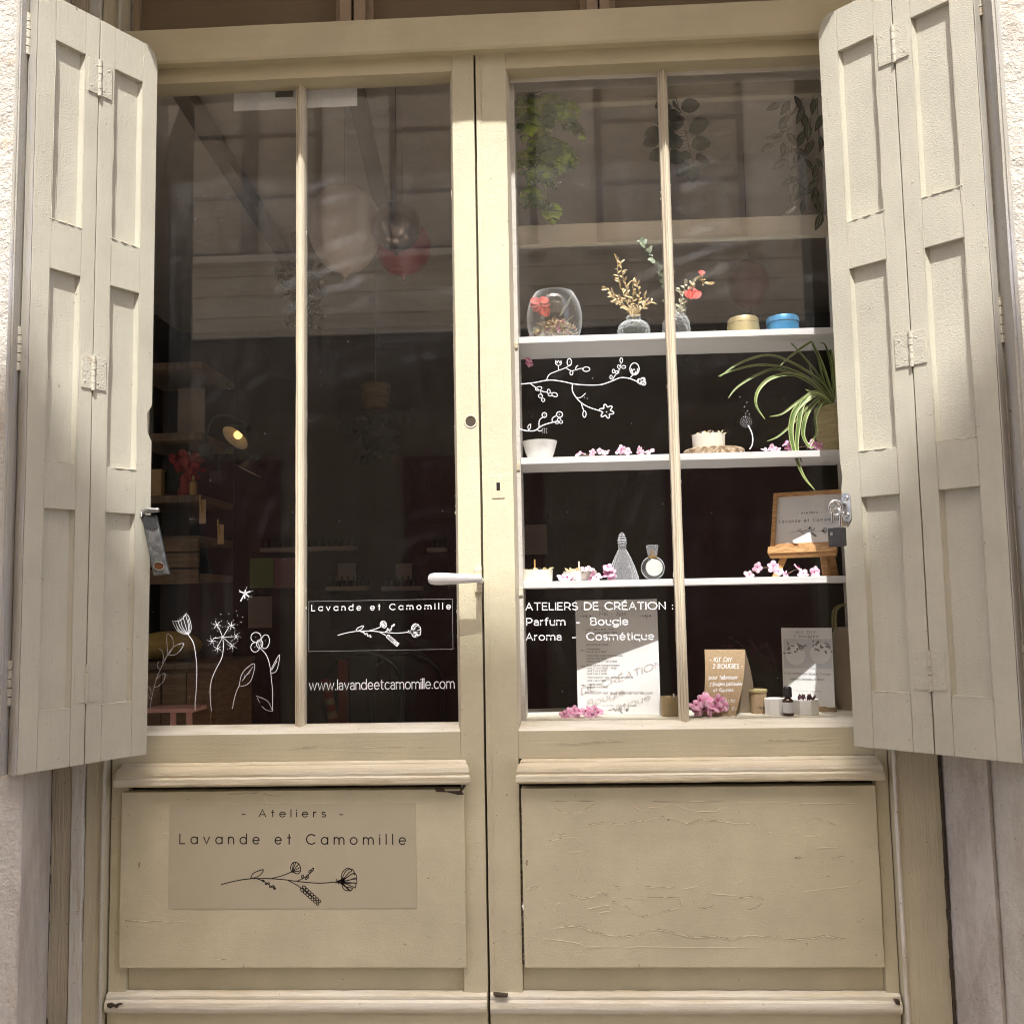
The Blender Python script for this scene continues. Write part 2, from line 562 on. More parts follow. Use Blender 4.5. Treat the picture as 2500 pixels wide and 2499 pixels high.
    def build(s, name, mat, parent=None, loc=None, local=False, smooth=True, ang=38):
        me = bpy.data.meshes.new(name)
        if not local:
            o_ = Vector(loc) if loc is not None else (ORG.get(parent.name, Vector()) if parent else Vector())
            if o_.length:
                s.bm.transform(Matrix.Translation(-o_))
        s.bm.to_mesh(me)
        s.bm.free()
        for x in (mat if isinstance(mat, (list, tuple)) else [mat]):
            me.materials.append(M[x])
        if smooth:
            me.polygons.foreach_set('use_smooth', [True] * len(me.polygons))
            me.set_sharp_from_angle(angle=R(ang))
        o = bpy.data.objects.new(name, me)
        if smooth:
            wn = o.modifiers.new('weighted', 'WEIGHTED_NORMAL')
            wn.keep_sharp = True
            wn.weight = 90
        COL.objects.link(o)
        if parent:
            o.parent = parent
            ORG[o.name] = ORG.get(parent.name, Vector())
        if loc is not None and not parent:
            o.location = loc
            ORG[o.name] = Vector(loc)
        return o

def tag(o, label, cat, group=None, kind=None):
    if label:
        o['label'] = label
    if cat:
        o['category'] = cat
    if group:
        o['group'] = group
    if kind:
        o['kind'] = kind
    return o
def thing(name, label, cat, loc=(0, 0, 0), rz=0, group=None):
    o = bpy.data.objects.new(name, None)
    COL.objects.link(o)
    o.empty_display_size = .05
    o.location = loc
    o.rotation_euler = (0, 0, rz)
    ORG[o.name] = Vector(loc)
    return tag(o, label, cat, group)
def dup(o, parent=None):
    c = o.copy()
    COL.objects.link(c)
    c.parent = parent
    for ch in o.children:
        dup(ch, c)
    return c
def cat_rom(P, k=6):
    P = [Vector((p[0], p[1], p[2] if len(p) > 2 else 0)) for p in P]
    out = []
    for i in range(len(P) - 1):
        a, b_, c, d = P[max(i - 1, 0)], P[i], P[i + 1], P[min(i + 2, len(P) - 1)]
        for j in range(k):
            t = j / k
            out.append(.5 * ((2 * b_) + (c - a) * t + (2 * a - 5 * b_ + 4 * c - d) * t * t + (3 * b_ - a - 3 * c + d) * t ** 3))
    out.append(P[-1])
    return out
def arc(cx, cy, rx, ry, a0, a1, k=12):
    return [(cx + rx * math.cos(R(a0 + (a1 - a0) * i / k)), cy + ry * math.sin(R(a0 + (a1 - a0) * i / k))) for i in range(k + 1)]
def ell(cx, cy, rx, ry, k=22, rot=0):
    c, s_ = math.cos(R(rot)), math.sin(R(rot))
    return [(cx + rx * math.cos(a) * c - ry * math.sin(a) * s_, cy + rx * math.cos(a) * s_ + ry * math.sin(a) * c) for a in [2 * math.pi * i / k for i in range(k + 1)]]

# ------------------------------------------------------------------ stroke lettering
XH = .70
def bowl(cx, r=.33):
    return ell(cx, XH / 2, r, XH / 2)
G = {
 'A': ([[(0, 0), (.38, 1), (.76, 0)], [(.13, .32), (.63, .32)]], .76),
 'B': ([[(0, 0), (0, 1)] + arc(.36, .765, .25, .235, 90, -90) + [(0, .53)], [(.36, .53)] + arc(.38, .265, .28, .265, 90, -90) + [(0, 0)]], .66),
 'C': ([arc(.5, .5, .5, .5, 45, 315, 20)], .86),
 'D': ([[(0, 0), (0, 1)] + arc(.30, .5, .5, .5, 90, -90, 16) + [(0, 0)]], .80),
 'E': ([[(.54, 1), (0, 1), (0, 0), (.56, 0)], [(0, .52), (.48, .52)]], .56),
 'F': ([[(.54, 1), (0, 1), (0, 0)], [(0, .48), (.48, .48)]], .54),
 'G': ([arc(.5, .5, .5, .5, 45, 300, 18) + [(.88, .15), (.88, .48), (.55, .48)]], .88),
 'I': ([[(0, 0), (0, 1)]], .0),
 'J': ([[(.08, 1), (.44, 1), (.44, .28)] + arc(.22, .28, .22, .28, 0, -150)], .44),
 'K': ([[(0, 0), (0, 1)], [(.6, 1), (0, .36)], [(.24, .6), (.64, 0)]], .64),
 'L': ([[(0, 1), (0, 0), (.5, 0)]], .5),
 'M': ([[(0, 0), (0, 1), (.42, .3), (.84, 1), (.84, 0)]], .84),
 'N': ([[(0, 0), (0, 1), (.70, 0), (.70, 1)]], .70),
 'O': ([ell(.52, .5, .52, .5)], 1.04),
 'P': ([[(0, 0), (0, 1)] + arc(.34, .69, .31, .31, 90, -90) + [(0, .38)]], .65),
 'R': ([[(0, 0), (0, 1)] + arc(.34, .69, .31, .31, 90, -90) + [(0, .38)], [(.38, .38), (.66, 0)]], .66),
 'S': ([arc(.30, .75, .27, .25, 35, 270) + arc(.30, .25, .30, .25, 90, -145)], .60),
 'T': ([[(0, 1), (.70, 1)], [(.35, 1), (.35, 0)]], .70),
 'U': ([[(0, 1), (0, .35)] + arc(.33, .35, .33, .35, 180, 360) + [(.66, 1)]], .66),
 'Y': ([[(0, 1), (.34, .48), (.68, 1)], [(.34, .48), (.34, 0)]], .68),
 'Z': ([[(0, 1), (.6, 1), (0, 0), (.62, 0)]], .62),
 'a': ([[(.03, .57)] + arc(.26, .46, .24, .24, 140, 0, 8) + [(.50, 0)], [(.50, .40), (.24, .40)] + arc(.24, .20, .23, .20, 90, 270) + [(.40, .03), (.50, .16)]], .52),
 'α': ([bowl(.33), [(.66, 0), (.66, XH)]], .66),
 'b': ([[(0, 1.04), (0, 0)], bowl(.33)], .66),
 'c': ([arc(.33, .35, .33, .35, 48, 312)], .56),
 'd': ([bowl(.33), [(.66, 0), (.66, 1.04)]], .66),
 'e': ([[(.02, .36), (.64, .36)] + arc(.33, .35, .32, .35, 6, 318, 18)], .65),
 'f': ([[(.38, 1.02)] + arc(.28, .84, .15, .19, 90, 180, 5) + [(.13, 0)], [(0, XH), (.34, XH)]], .36),
 'g': ([bowl(.33), [(.66, XH), (.66, -.05)] + arc(.33, -.05, .33, .23, 0, -150, 8)], .66),
 'h': ([[(0, 1.04), (0, 0)], [(0, .38)] + arc(.27, .40, .27, .30, 180, 0) + [(.54, 0)]], .54),
 'i': ([[(.0, 0), (.0, XH)], [(.0, .94)]], .0),
 'j': ([[(.1, XH), (.1, -.1), (-.05, -.26)], [(.1, .94)]], .1),
 'k': ([[(0, 0), (0, 1.04)], [(.46, XH), (0, .26)], [(.18, .42), (.5, 0)]], .5),
 'l': ([[(0, 0), (0, 1.04)]], .0),
 'm': ([[(0, XH), (0, 0)], [(0, .38)] + arc(.25, .42, .25, .28, 180, 0) + [(.50, 0)], [(.50, .38)] + arc(.75, .42, .25, .28, 180, 0) + [(1.0, 0)]], 1.0),
 'n': ([[(0, XH), (0, 0)], [(0, .38)] + arc(.27, .40, .27, .30, 180, 0) + [(.54, 0)]], .54),
 'o': ([ell(.34, .35, .34, .35)], .68),
 'p': ([[(0, XH), (0, -.26)], bowl(.33)], .66),
 'q': ([bowl(.33), [(.66, XH), (.66, -.26)]], .66),
 'r': ([[(0, XH), (0, 0)], [(0, .36)] + arc(.27, .38, .27, .31, 180, 85, 6)], .30),
 's': ([arc(.22, .525, .20, .175, 30, 270, 9) + arc(.22, .175, .22, .175, 90, -145, 9)], .44),
 't': ([[(.13, .92), (.13, .2)] + arc(.28, .18, .15, .18, 180, 290, 5), [(0, XH), (.34, XH)]], .36),
 'τ': ([[(.15, .98), (.15, 0)], [(0, .66), (.30, .66)]], .30),
 'u': ([[(0, XH), (0, .30)] + arc(.27, .30, .27, .30, 180, 360) + [(.54, XH)], [(.54, .3), (.54, 0)]], .54),
 'v': ([[(0, XH), (.30, 0), (.60, XH)]], .60),
 'w': ([[(0, XH), (.25, 0), (.48, XH), (.71, 0), (.96, XH)]], .96),
 'x': ([[(0, 0), (.5, XH)], [(0, XH), (.5, 0)]], .5),
 'y': ([[(0, XH), (.30, 0)], [(.60, XH), (.18, -.26), (.02, -.26)]], .60),
 'z': ([[(0, XH), (.46, XH), (0, 0), (.48, 0)]], .48),
 '-': ([[(0, .34), (.34, .34)]], .34),
 '.': ([[(.04, .03)]], .08),
 ':': ([[(.04, .05)], [(.04, .55)]], .08),
 '0': ([ell(.33, .5, .33, .5)], .66),
 '1': ([[(0, .92), (.22, 1), (.22, 0)]], .3),
 '2': ([arc(.28, .72, .27, .28, 160, -30, 8) + [(0, 0), (.58, 0)]], .58),
 '3': ([arc(.26, .76, .25, .24, 150, -90, 8) + arc(.26, .27, .29, .27, 90, -150, 8)], .55),
 '4': ([[(.42, 0), (.42, 1), (0, .28), (.6, .28)]], .6),
 '5': ([[(.5, 1), (.1, 1), (.06, .58)] + arc(.26, .31, .29, .31, 110, -145, 9)], .55),
 '6': ([[(.45, 1), (.08, .5)], ell(.32, .31, .3, .31)], .62),
 '7': ([[(0, 1), (.55, 1), (.2, 0)]], .55),
 '8': ([ell(.3, .76, .25, .24), ell(.3, .27, .3, .27)], .6),
 '9': ([ell(.3, .69, .3, .31), [(.58, .6), (.2, 0)]], .6),
 '€': ([arc(.42, .5, .36, .5, 48, 312), [(0, .58), (.6, .58)], [(0, .42), (.55, .42)]], .7),
 ' ': ([], .32),
}
G['É'] = (G['E'][0] + [[(.22, 1.14), (.38, 1.30)]], .56)
for a_, b_ in (('é', 'e'), ('è', 'e'), ('à', 'a')):
    s_ = [[(.27, .84), (.42, 1.0)]] if a_ == 'é' else [[(.40, .84), (.24, 1.0)]]
    G[a_] = (G[b_][0] + s_, G[b_][1])
def text2d(s, sp=.22, geo=False):
    """polylines (cap height 1) and total width"""
    x = 0
    out = []
    for ch in s:
        if geo and ch in 'at':
            ch = {'a': 'α', 't': 'τ'}[ch]
        g, adv = G[ch]
        for pl in g:
            out.append([(x + p[0], p[1]) for p in pl])
        x += adv + sp
    return out, x - sp
def lay(mb, s, p0, p1, cap, wd, upv=None, sp=.22, geo=False, slant=0.0, jit=0.0):
    """letters from world point p0 to p1 (baseline), cap height in metres, stroke width in metres"""
    pls, W = text2d(s, sp, geo)
    p0, p1 = Vector(p0), Vector(p1)
    d = (p1 - p0) / W
    upv = Vector((0, 0, 1)) if upv is None else Vector(upv).normalized()
    k = d.length / cap
    rnd = random.Random(len(s))
    for pl in pls:
        jx, jy = (rnd.uniform(-jit, jit), rnd.uniform(-jit, jit)) if jit else (0, 0)
        q = [((p[0] + slant * p[1]) * k + jx, p[1] + jy) for p in pl]
        mb.ribbon(q, wd / cap, lambda u, v: p0 + d.normalized() * (u * cap) + upv * (v * cap))
# the flower drawing of the sign, in pixels of the door panel
LOGO = []
def LG(*p, c=True):
    LOGO.append([(q[0], q[1]) for q in (cat_rom(p, 5) if c and len(p) > 2 else p)])
LG((540, 2158), (570, 2151), (600, 2146), (640, 2144), (690, 2147), (730, 2152), (780, 2156), (824, 2153))
LG((612, 2144), (618, 2133), (630, 2127), (643, 2124), (637, 2135), (624, 2142), (612, 2144))
LG((665, 2144), (690, 2138), (713, 2129))
LG((712, 2130), (710, 2118), (716, 2108), (726, 2108), (733, 2116), (734, 2128), (727, 2134), (716, 2130))
for a_ in ((717, 2109), (723, 2107), (729, 2112), (733, 2119), (733, 2127)):
    LG((713, 2130), a_, c=False)
LG((628, 2145), (645, 2151), (658, 2160), (672, 2168))
for x_, y_ in ((643, 2150), (650, 2157), (656, 2156), (661, 2164), (668, 2163), (671, 2168)):
    LOGO.append(ell(x_, y_, 2.6, 2.0, 8))
LG((726, 2151), (745, 2142), (764, 2127))
for x_, y_ in ((739, 2140), (752, 2141), (757, 2129), (764, 2124), (748, 2144)):
    LOGO.append(ell(x_, y_, 2.4, 3.6, 8, 20))
LG((705, 2150), (725, 2160), (745, 2174), (762, 2188))
for i_ in range(7):
    x_, y_ = 741 + i_ * 6.2, 2169 + i_ * 5.4
    LOGO.append(ell(x_ + 2.5, y_ - 3.0, 5.5 - .4 * i_, 3.2, 9, 35))
    LOGO.append(ell(x_ - 2.5, y_ + 3.0, 5.5 - .4 * i_, 3.2, 9, 48))
for a_, b_, c_ in (((836, 2132), (849, 2121), (859, 2127)), ((845, 2128), (860, 2124), (866, 2136)), ((848, 2142), (866, 2133), (871, 2146)), ((850, 2150), (868, 2145), (871, 2156)), ((848, 2157), (867, 2156), (868, 2167)), ((842, 2164), (860, 2168), (856, 2174)), ((838, 2168), (848, 2174), (858, 2172))):
    LG((833, 2151), a_, b_, c_, ((a_[0] + c_[0]) / 2 + 4, (a_[1] + c_[1]) / 2 + 3), (833, 2153))
for i_ in range(5):
    LOGO.append([(824, 2153), (841, 2144 + i_ * 4.5)])
LOGO.append([(821, 2147), (827, 2158)])
LOGO.append([(820, 2156), (829, 2149)])
def logo(mb, o, ux, uy, k, wd):
    """drawing with its left tip at o, k metres long"""
    o = Vector(o)
    s_ = k / 332.0
    for pl in LOGO:
        mb.ribbon([((p[0] - 540) * s_, (2158 - p[1]) * s_) for p in pl], wd, lambda u, v: o + Vector(ux) * u + Vector(uy) * v, 6)
# ------------------------------------------------------------------ ground and facade
def rough(mb, ax, lo, hi, step, amp, fr=9):
    k = int((hi - lo) / step)
    for i in range(1, k):
        co = [0, 0, 0]
        co[ax] = lo + (hi - lo) * i / k
        no = [0, 0, 0]
        no[ax] = 1
        bmesh.ops.bisect_plane(mb.bm, geom=mb.bm.verts[:] + mb.bm.edges[:] + mb.bm.faces[:], plane_co=co, plane_no=no)
    for v in mb.bm.verts:
        v.co += noise.noise_vector(v.co * fr) * amp + noise.noise_vector(v.co * fr * 4) * amp * .4
    return mb
g = MB().quad((-60, -60, 0), (60, -60, 0), (60, 60, 0), (-60, 60, 0)).build('street', 'paving')
tag(g, 'grey stone paving of the street', 'paving', kind='structure')
WY = -.30          # outer face of the wall
LZ = 3.005         # underside of the lintel
wall = thing('shop_wall', 'weathered pinkish plaster wall around the recessed double shop door', 'wall', (0, WY, 0))
mb = MB().prism([(-1.60, WY), (-.962, WY), (-1.047, -.03), (-1.047, .2), (-1.60, .2)], 0, LZ, axis='z')
mb.prism([(-14, WY), (-2.55, WY), (-2.55, .2), (-14, .2)], 0, LZ, axis='z')
mb.prism([(-2.55, WY), (-1.60, WY), (-1.60, .2), (-2.55, .2)], 0, .8, axis='z')
mb.build('plaster_pier', 'pink_plaster', wall)
mb = MB().prism([(1.70, WY), (1.70, .2), (1.158, .2), (1.158, -.03), (1.196, WY)], 0, LZ, axis='z')
mb.prism([(14, WY), (14, .2), (2.55, .2), (2.55, WY)], 0, LZ, axis='z')
mb.prism([(2.55, WY), (2.55, .2), (1.70, .2), (1.70, WY)], 0, .8, axis='z')
mb.build('plaster_pier', 'beige_plaster', wall)
mb = MB().prism([(1.196, WY - .0), (1.158, -.03), (1.086, -.03), (1.128, -.165), (1.148, WY)], 0, LZ, axis='z')
mb.build('plaster_reveal', 'beige_plaster', wall)
mb = MB().prism([(-.962, WY), (-.958, WY + .003), (-1.037, -.031), (-1.037, .2), (-1.047, .2), (-1.047, -.03)], .0, 3.0, axis='z')
rough(mb, 2, 0, 3.0, .08, .0022, 5).build('stone_jamb', 'stone', wall)
mb = MB().prism([(1.117, -.170), (1.072, -.031), (1.072, .2), (1.086, .2), (1.086, -.03), (1.126, -.165)], .0, 3.0, axis='z')
rough(mb, 2, 0, 3.0, .08, .0022, 5).build('stone_jamb', 'stone', wall)
mb = MB().box(-14, 14, WY, .2, LZ, 13.2, 0)
for i in range(60):
    x = -1.6 + i * .055
    mb.box(x, x + .056, WY - .004 - .002 * math.sin(i * 1.7), WY + .02, LZ - .004 - .005 * (noise.noise((x * 9, 1, 2)) + 1), LZ + .02, .001)
mb.build('lintel', 'beige_plaster', wall)
for x0, x1, lb in ((-2.55, -1.60, 'added window letting daylight onto the shop ceiling, left of the shuttered door'), (1.70, 2.55, 'added window letting daylight onto the shop ceiling, right of the shuttered door')):
    t = thing('added_window', lb, 'window', ((x0 + x1) / 2, -.05, .8))  # window added out of view so daylight reaches the shop ceiling
    f = MB()
    for q in ((x0, x0 + .05, .8, LZ), (x1 - .05, x1, .8, LZ), (x0 + .05, x1 - .05, .8, .86), (x0 + .05, x1 - .05, LZ - .06, LZ), ((x0 + x1) / 2 - .02, (x0 + x1) / 2 + .02, .86, LZ - .06)):
        f.box(q[0], q[1], -.06, .0, q[2], q[3], .003)
    f.build('frame', 'frame_paint', t)
    MB().box(x0 + .04, x1 - .04, -.032, -.028, .85, LZ - .05, 0).build('pane', 'pane_glass', t, smooth=False)
st = MB().box(-1.05, 1.09, -.28, .2, 0, .125, .008, jit=.002, step=.1).build('doorstep', 'stone', loc=(0, 0, 0))
tag(st, 'stone step under the shop door', 'step', kind='structure')

# ------------------------------------------------------------------ fixed door frame
fr = thing('door_frame', 'beige painted wooden frame around the double door with transom panels darkened for shade', 'door frame', (0, 0, .125))
def vbox(mb, x0, x1, y0, y1, z0, z1, jit=.0009, bev=.0025):
    return mb.box(x0, x1, y0, y1, z0, z1, bev, jit=jit, step=.09)
vbox(MB(), -1.036, -.986, -.035, .04, .126, 3.0, .0015).build('side_board', 'bare_board', fr)
vbox(MB(), -.954, -.909, -.028, .04, .126, 3.0).build('side_board', 'frame_paint', fr)
mb = MB()
for i in range(30):       # flaking whitish strip that widens downwards
    z1, z0 = 3.0 - i * .0958, 3.0 - (i + 1) * .0958
    f = min(1, max(0, (1.0 - z1) / .9))
    mb.box(-.9855 + .004 * f, -.957 + .003 * f + .0012 * math.sin(i * 2.1), -.037 - .0015 * f, .04, z0, z1 + .0004, .0008)
mb.build('corner_strip', 'old_white_paint', fr)
vbox(MB(), .962, 1.066, -.030, .04, .126, 3.0).build('side_board', 'frame_paint', fr)
for a, b_ in ((-.913, -.9045), (.9605, .969)):
    mb = MB()
    mb.tube([((a + b_) / 2 + .0006 * math.sin(k), -.031, .13 + k * .1) for k in range(29)], .0052, 8)
    mb.build('bead', 'old_white_paint' if a > 0 else 'shutter_paint', fr)
zb = at(1155, 119, -.035).z
zt = at(950, 46, -.035).z
mb = MB().prism([(-.035, zt), (-.035, zb + .006), (-.030, zb), (-.004, zb + .004), (.04, zb + .004), (.04, zt)], -.935, 1.0, .0015, axis='x')
rough(mb, 0, -.935, 1.0, .1, .0009)
mb.build('head_beam', 'beam_paint', fr)
for a, b_ in ((-.90, -.338), (-.272, .303), (.362, .955)):
    MB().box(a, b_, .045, .07, zt - .02, 3.004, .003, jit=.001).build('transom_panel', 'transom_shade_paint', fr)
    f = MB()
    f.box(a, a + .016, .028, .046, zt, 3.003, .002)
    f.box(b_ - .016, b_, .028, .046, zt, 3.003, .002)
    f.build('panel_bead', 'transom_post_shade_paint', fr)
for a, b_ in ((-.338, -.272), (.303, .362)):
    mb = MB().box(a, (a + b_) / 2 - .003, -.002, .07, zt + .0005, 3.003, .003, jit=.001)
    mb.box((a + b_) / 2 + .003, b_, .002, .07, zt + .0005, 3.003, .003, jit=.001)
    mb.build('transom_post', 'transom_post_shade_paint', fr)

for xx, sg in ((-1.0355, 1), (1.0685, -1)):
    mb = MB()
    for k in range(110):
        z = .13 + k * .022
        q = abs(noise.noise((k * .37, xx, 2)))
        mb.box(xx - .0012 - .006 * q, xx + .0012 + .004 * abs(noise.noise((k * .6, 4, xx))), -.0365, -.02, z, z + .0225, 0)
    mb.build('joint_gap', 'crack_dark', fr)
# ------------------------------------------------------------------ the two door leaves
def crack_lines(mb, lines, ox, oy, Y, r, sc=2.7586):
    """lifted paint edges: a pale ridge, and on some a dark open crack along its upper side"""
    for li, ln in enumerate(lines):
        P = [at(ox + p[0] / sc, oy + p[1] / sc, Y) for p in ln]
        Q = []
        for a, c in zip(P, P[1:]):
            for k in range(6):
                Q.append(a.lerp(c, k / 6) + Vector((noise.noise(a * 40 + Vector((k, 0, 0))), 0, noise.noise(a * 40 + Vector((0, k, 3))))) * .0013)
        Q.append(P[-1])
        rr = [r * (.5 + .9 * abs(noise.noise(q * 55))) for q in Q]
        rr[0] = rr[-1] = r * .2
        mb.mi = 1
        mb.tube(Q, rr, 5)
        if li % 3 != 1:
            mb.mi = 2
            mb.tube([q + Vector((0, .0002, r * .9)) for q in Q], [x * .72 if abs(noise.noise(q * 23)) > .10 else x * .02 for x, q in zip(rr, Q)], 5)
    mb.mi = 0
def leaf_door(label, x0, x1, wl, wr, pl, pr, rabbet):
    d = thing('door_leaf', label, 'door', ((x0 + x1) / 2, 0, .13))
    B, T, H0, H1 = .889, 2.558, .13, 2.640
    mb = MB()
    vbox(mb, x0, wl, 0, .045, H0, H1)
    mb.build('stile', 'door_paint', d)
    mb = MB()
    vbox(mb, wr, x1, 0, .045, H0, H1)
    mb.build('stile', 'door_paint', d)
    mb = MB().box(wl, wr, .0004, .045, T, H1, .002, jit=.0007)
    mb.build('top_rail', 'beam_paint', d)
    mb = MB().box(wl, wr, .0005, .045, .8235, B, .002, jit=.0008)
    cl = [[(315, 1450), (370, 1448), (480, 1440)], [(790, 1443), (890, 1448)], [(940, 1455), (960, 1445), (1050, 1446)], [(1160, 1447), (1210, 1450)]] if rabbet else []
    crack_lines(mb, cl, 600, 1300, .0, .0011)
    if not rabbet:
        crack_lines(mb, [[(455, 1420), (560, 1425), (740, 1410), (800, 1400), (890, 1412)], [(740, 1380), (770, 1398)]], 1200, 1300, .0, .0010)
        crack_lines(mb, [[(200, 1402), (360, 1395), (440, 1398), (520, 1388)], [(440, 1400), (540, 1392)]], 1800, 1300, .0, .0011)
    mb.build('middle_rail', ['rail_paint', 'chip_edge', 'crack_brown'], d)
    # sloping glazing bead round the glass
    gx0, gx1, gz0, gz1 = wl + (.010 if rabbet else .0065), wr - .010, B + .016, T - .0015
    for nm, A in (('glazing_bead', [(wl, B), (wr, B), (gx1, gz0), (gx0, gz0)]), ('glazing_bead', [(wr, T), (wl, T), (gx0, gz1), (gx1, gz1)]), ('glazing_bead', [(wl, T), (wl, B), (gx0, gz0), (gx0, gz1)]), ('glazing_bead', [(wr, B), (wr, T), (gx1, gz1), (gx1, gz0)])):
        bot = A[0][1] == B and A[1][1] == B
        vert = abs(A[0][0] - A[1][0]) < 1e-6
        (a, b_, c, e) = A
        rings = []
        k = 26
        for i in range(k + 1):
            q = i / k
            o_ = Vector((a[0] + (b_[0] - a[0]) * q, 0, a[1] + (b_[1] - a[1]) * q))
            n_ = Vector((e[0] + (c[0] - e[0]) * q, 0, e[1] + (c[1] - e[1]) * q))
            dv = n_ - o_
            w1 = .0007 * noise.noise(o_ * 30)
            rings.append([o_ + Vector((0, .0012, 0)), o_ + dv * .12 + Vector((0, .004 + w1, 0)), o_ + dv * (.75 + .1 * noise.noise(n_ * 25)) + Vector((0, .030 + w1, 0)), o_ + dv * (.82 + .1 * noise.noise(n_ * 25)) + Vector((0, .036, 0)), n_ + dv * .14 * noise.noise(n_ * 60) + Vector((0, .0515, 0)), n_ + dv * .05 + Vector((0, .06, 0)), o_ + Vector((0, .06, 0))])
        MB().loft(rings).build(nm, 'sill_paint' if bot else ('bar_paint' if vert else 'beam_paint'), d)
    # reeded glazing bar
    mx = -.4505 if rabbet else .4945
    prof = [(-.012, .062), (-.012, .040), (-.009, .037), (-.0075, .039), (-.006, .034), (-.0035, .031), (-.0015, .033), (0, .029), (.0025, .030), (.004, .033), (.006, .0315), (.0085, .036), (.0115, .040), (.012, .062)]
    mb = MB()
    rings = []
    for i in range(56):
        z = B + .006 + (T - .001 - B - .006) * i / 55
        rings.append([Vector((mx + p[0] * (1 + .06 * noise.noise((p[0] * 90, z * 14, 1))) + .0006 * noise.noise((z * 5, 3, mx)), p[1] + .0007 * noise.noise((p[0] * 300, z * 22, 7)), z)) for p in prof])
    mb.loft(rings).build('glazing_bar', 'bar_paint', d)
    for a, b_ in ((gx0 - .006, mx - .002), (mx + .002, gx1 + .006)):
        MB().box(a, b_, .0522, .0562, gz0 - .006, gz1 + .006, 0).build('pane', 'pane_glass', d, smooth=False)
    # putty smears at the edge of the glass
    mb = MB()
    for i in range(150):
        z = random.uniform(1.0, 2.3)
        for xx in (random.choice((gx0, mx - .0125, mx + .0125, gx1)),):
            r_ = random.uniform(.0003, .0010)
            mb.ball((xx + random.uniform(-.0015, .0015), .0515, z), r_, 6, (1, .5, random.uniform(1, 7)))
    tag(mb.build('putty', 'moulding_paint', d), None, None, kind='stuff')
    if not rabbet:
        for a, b_ in ((gx0, mx - .012), (mx + .012, gx1)):
            MB().box(a, b_, .0475, .0520, gz1 - .0105, gz1 + .004, .001, jit=.0012, step=.03).build('putty_line', 'cabinet_paint', d)
    # cornice below the glass
    cp = [(.004, .8235), (-.006, .8225), (-.011, .819), (-.012, .8155), (-.020, .8125), (-.025, .805), (-.0275, .797), (-.0255, .7915), (-.027, .7895), (-.0305, .788), (-.0315, .775), (-.029, .7715), (-.022, .7690), (.004, .7685)]
    cx0, cx1 = pl + .004, pr + .001
    rings = []
    K = 40
    for i in range(K + 1):
        q = i / K
        rings.append([Vector((cx0 - max(0, -p[0]) * .5 + (cx1 - cx0 + max(0, -p[0])) * q, p[0] + .0009 * noise.noise((q * 40, p[1] * 60, x0)), p[1] + .0010 * noise.noise((q * 26, p[1] * 40, x0 + 5)))) for p in cp])
    MB().loft(rings).build('cornice', 'moulding_paint', d)
    # raised lower panel and the rails round it
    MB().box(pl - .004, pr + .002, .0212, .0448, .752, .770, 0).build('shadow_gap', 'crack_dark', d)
    pm = MB()
    pm.box(pl, pr, -.0105, .03, .3455, .756, .0025, jit=.0007)
    if not rabbet:
        crack_lines(pm, [[(370, 440), (440, 490), (505, 515), (600, 505), (710, 450)], [(940, 455), (1015, 500), (1060, 475), (1130, 470), (1210, 445), (1330, 490), (1390, 500), (1500, 500), (1600, 465)], [(590, 605), (680, 585), (760, 575), (880, 590), (960, 570), (1090, 550), (1150, 535), (1240, 555), (1330, 585), (1410, 555), (1530, 565), (1640, 580), (1740, 580), (1830, 625), (1900, 650)],
            [(410, 640), (430, 660), (500, 660)], [(510, 675), (575, 675), (600, 700)], [(380, 700), (480, 680)], [(610, 765), (560, 775), (510, 780)], [(580, 790), (610, 830), (590, 890), (570, 960)], [(820, 1000), (880, 1018)], [(1030, 1005), (1120, 1016), (1240, 1012)], [(1280, 1025), (1400, 1000)], [(525, 1060), (560, 1070), (610, 1085), (700, 1075), (720, 1045), (790, 1065)], [(810, 1105), (870, 1120), (930, 1155), (950, 1195), (1000, 1212), (1090, 1195), (1200, 1165), (1285, 1140), (1265, 1085), (1150, 1080), (880, 1090)],
            [(640, 1160), (760, 1130), (805, 1130), (800, 1170), (720, 1180)], [(1390, 1155), (1470, 1040)], [(1400, 1160), (1470, 1150), (1500, 1130)], [(1480, 1050), (1560, 1060), (1650, 1065)], [(1625, 1095), (1700, 1085), (1780, 1070), (1845, 1100), (1800, 1150), (1720, 1165)], [(410, 1290), (540, 1270), (615, 1280), (690, 1315), (780, 1330), (880, 1348), (1000, 1325), (1090, 1290), (1200, 1310), (1350, 1350), (1500, 1340), (1620, 1365), (1720, 1335), (1900, 1345)], [(345, 1350), (470, 1370), (580, 1385), (640, 1412), (1000, 1412), (1900, 1418)], [(385, 435), (700, 437)], [(1040, 433), (1575, 433)], [(1625, 990), (1690, 970)], [(420, 1180), (430, 1130), (465, 1110)], [(240, 1030), (290, 1005), (330, 1030)]], 1200, 1799, -.0105, .0014)
        crack_lines(pm, [[(360, 615), (440, 600), (510, 545), (570, 560), (640, 585), (670, 600)], [(445, 667), (570, 662)], [(625, 880), (640, 820), (720, 805)], [(750, 835), (830, 845), (875, 875), (860, 930), (800, 995)], [(440, 1040), (560, 1025), (780, 1000)], [(0, 1085), (120, 1070), (190, 1100), (120, 1160)], [(450, 690), (450, 800), (380, 815)], [(670, 670), (670, 740), (530, 745)], [(240, 1335), (330, 1365), (500, 1355), (590, 1335), (750, 1365)], [(800, 1250), (860, 1225)], [(0, 437), (330, 440), (600, 450), (880, 440)]], 1800, 1799, -.0105, .0014)
    else:
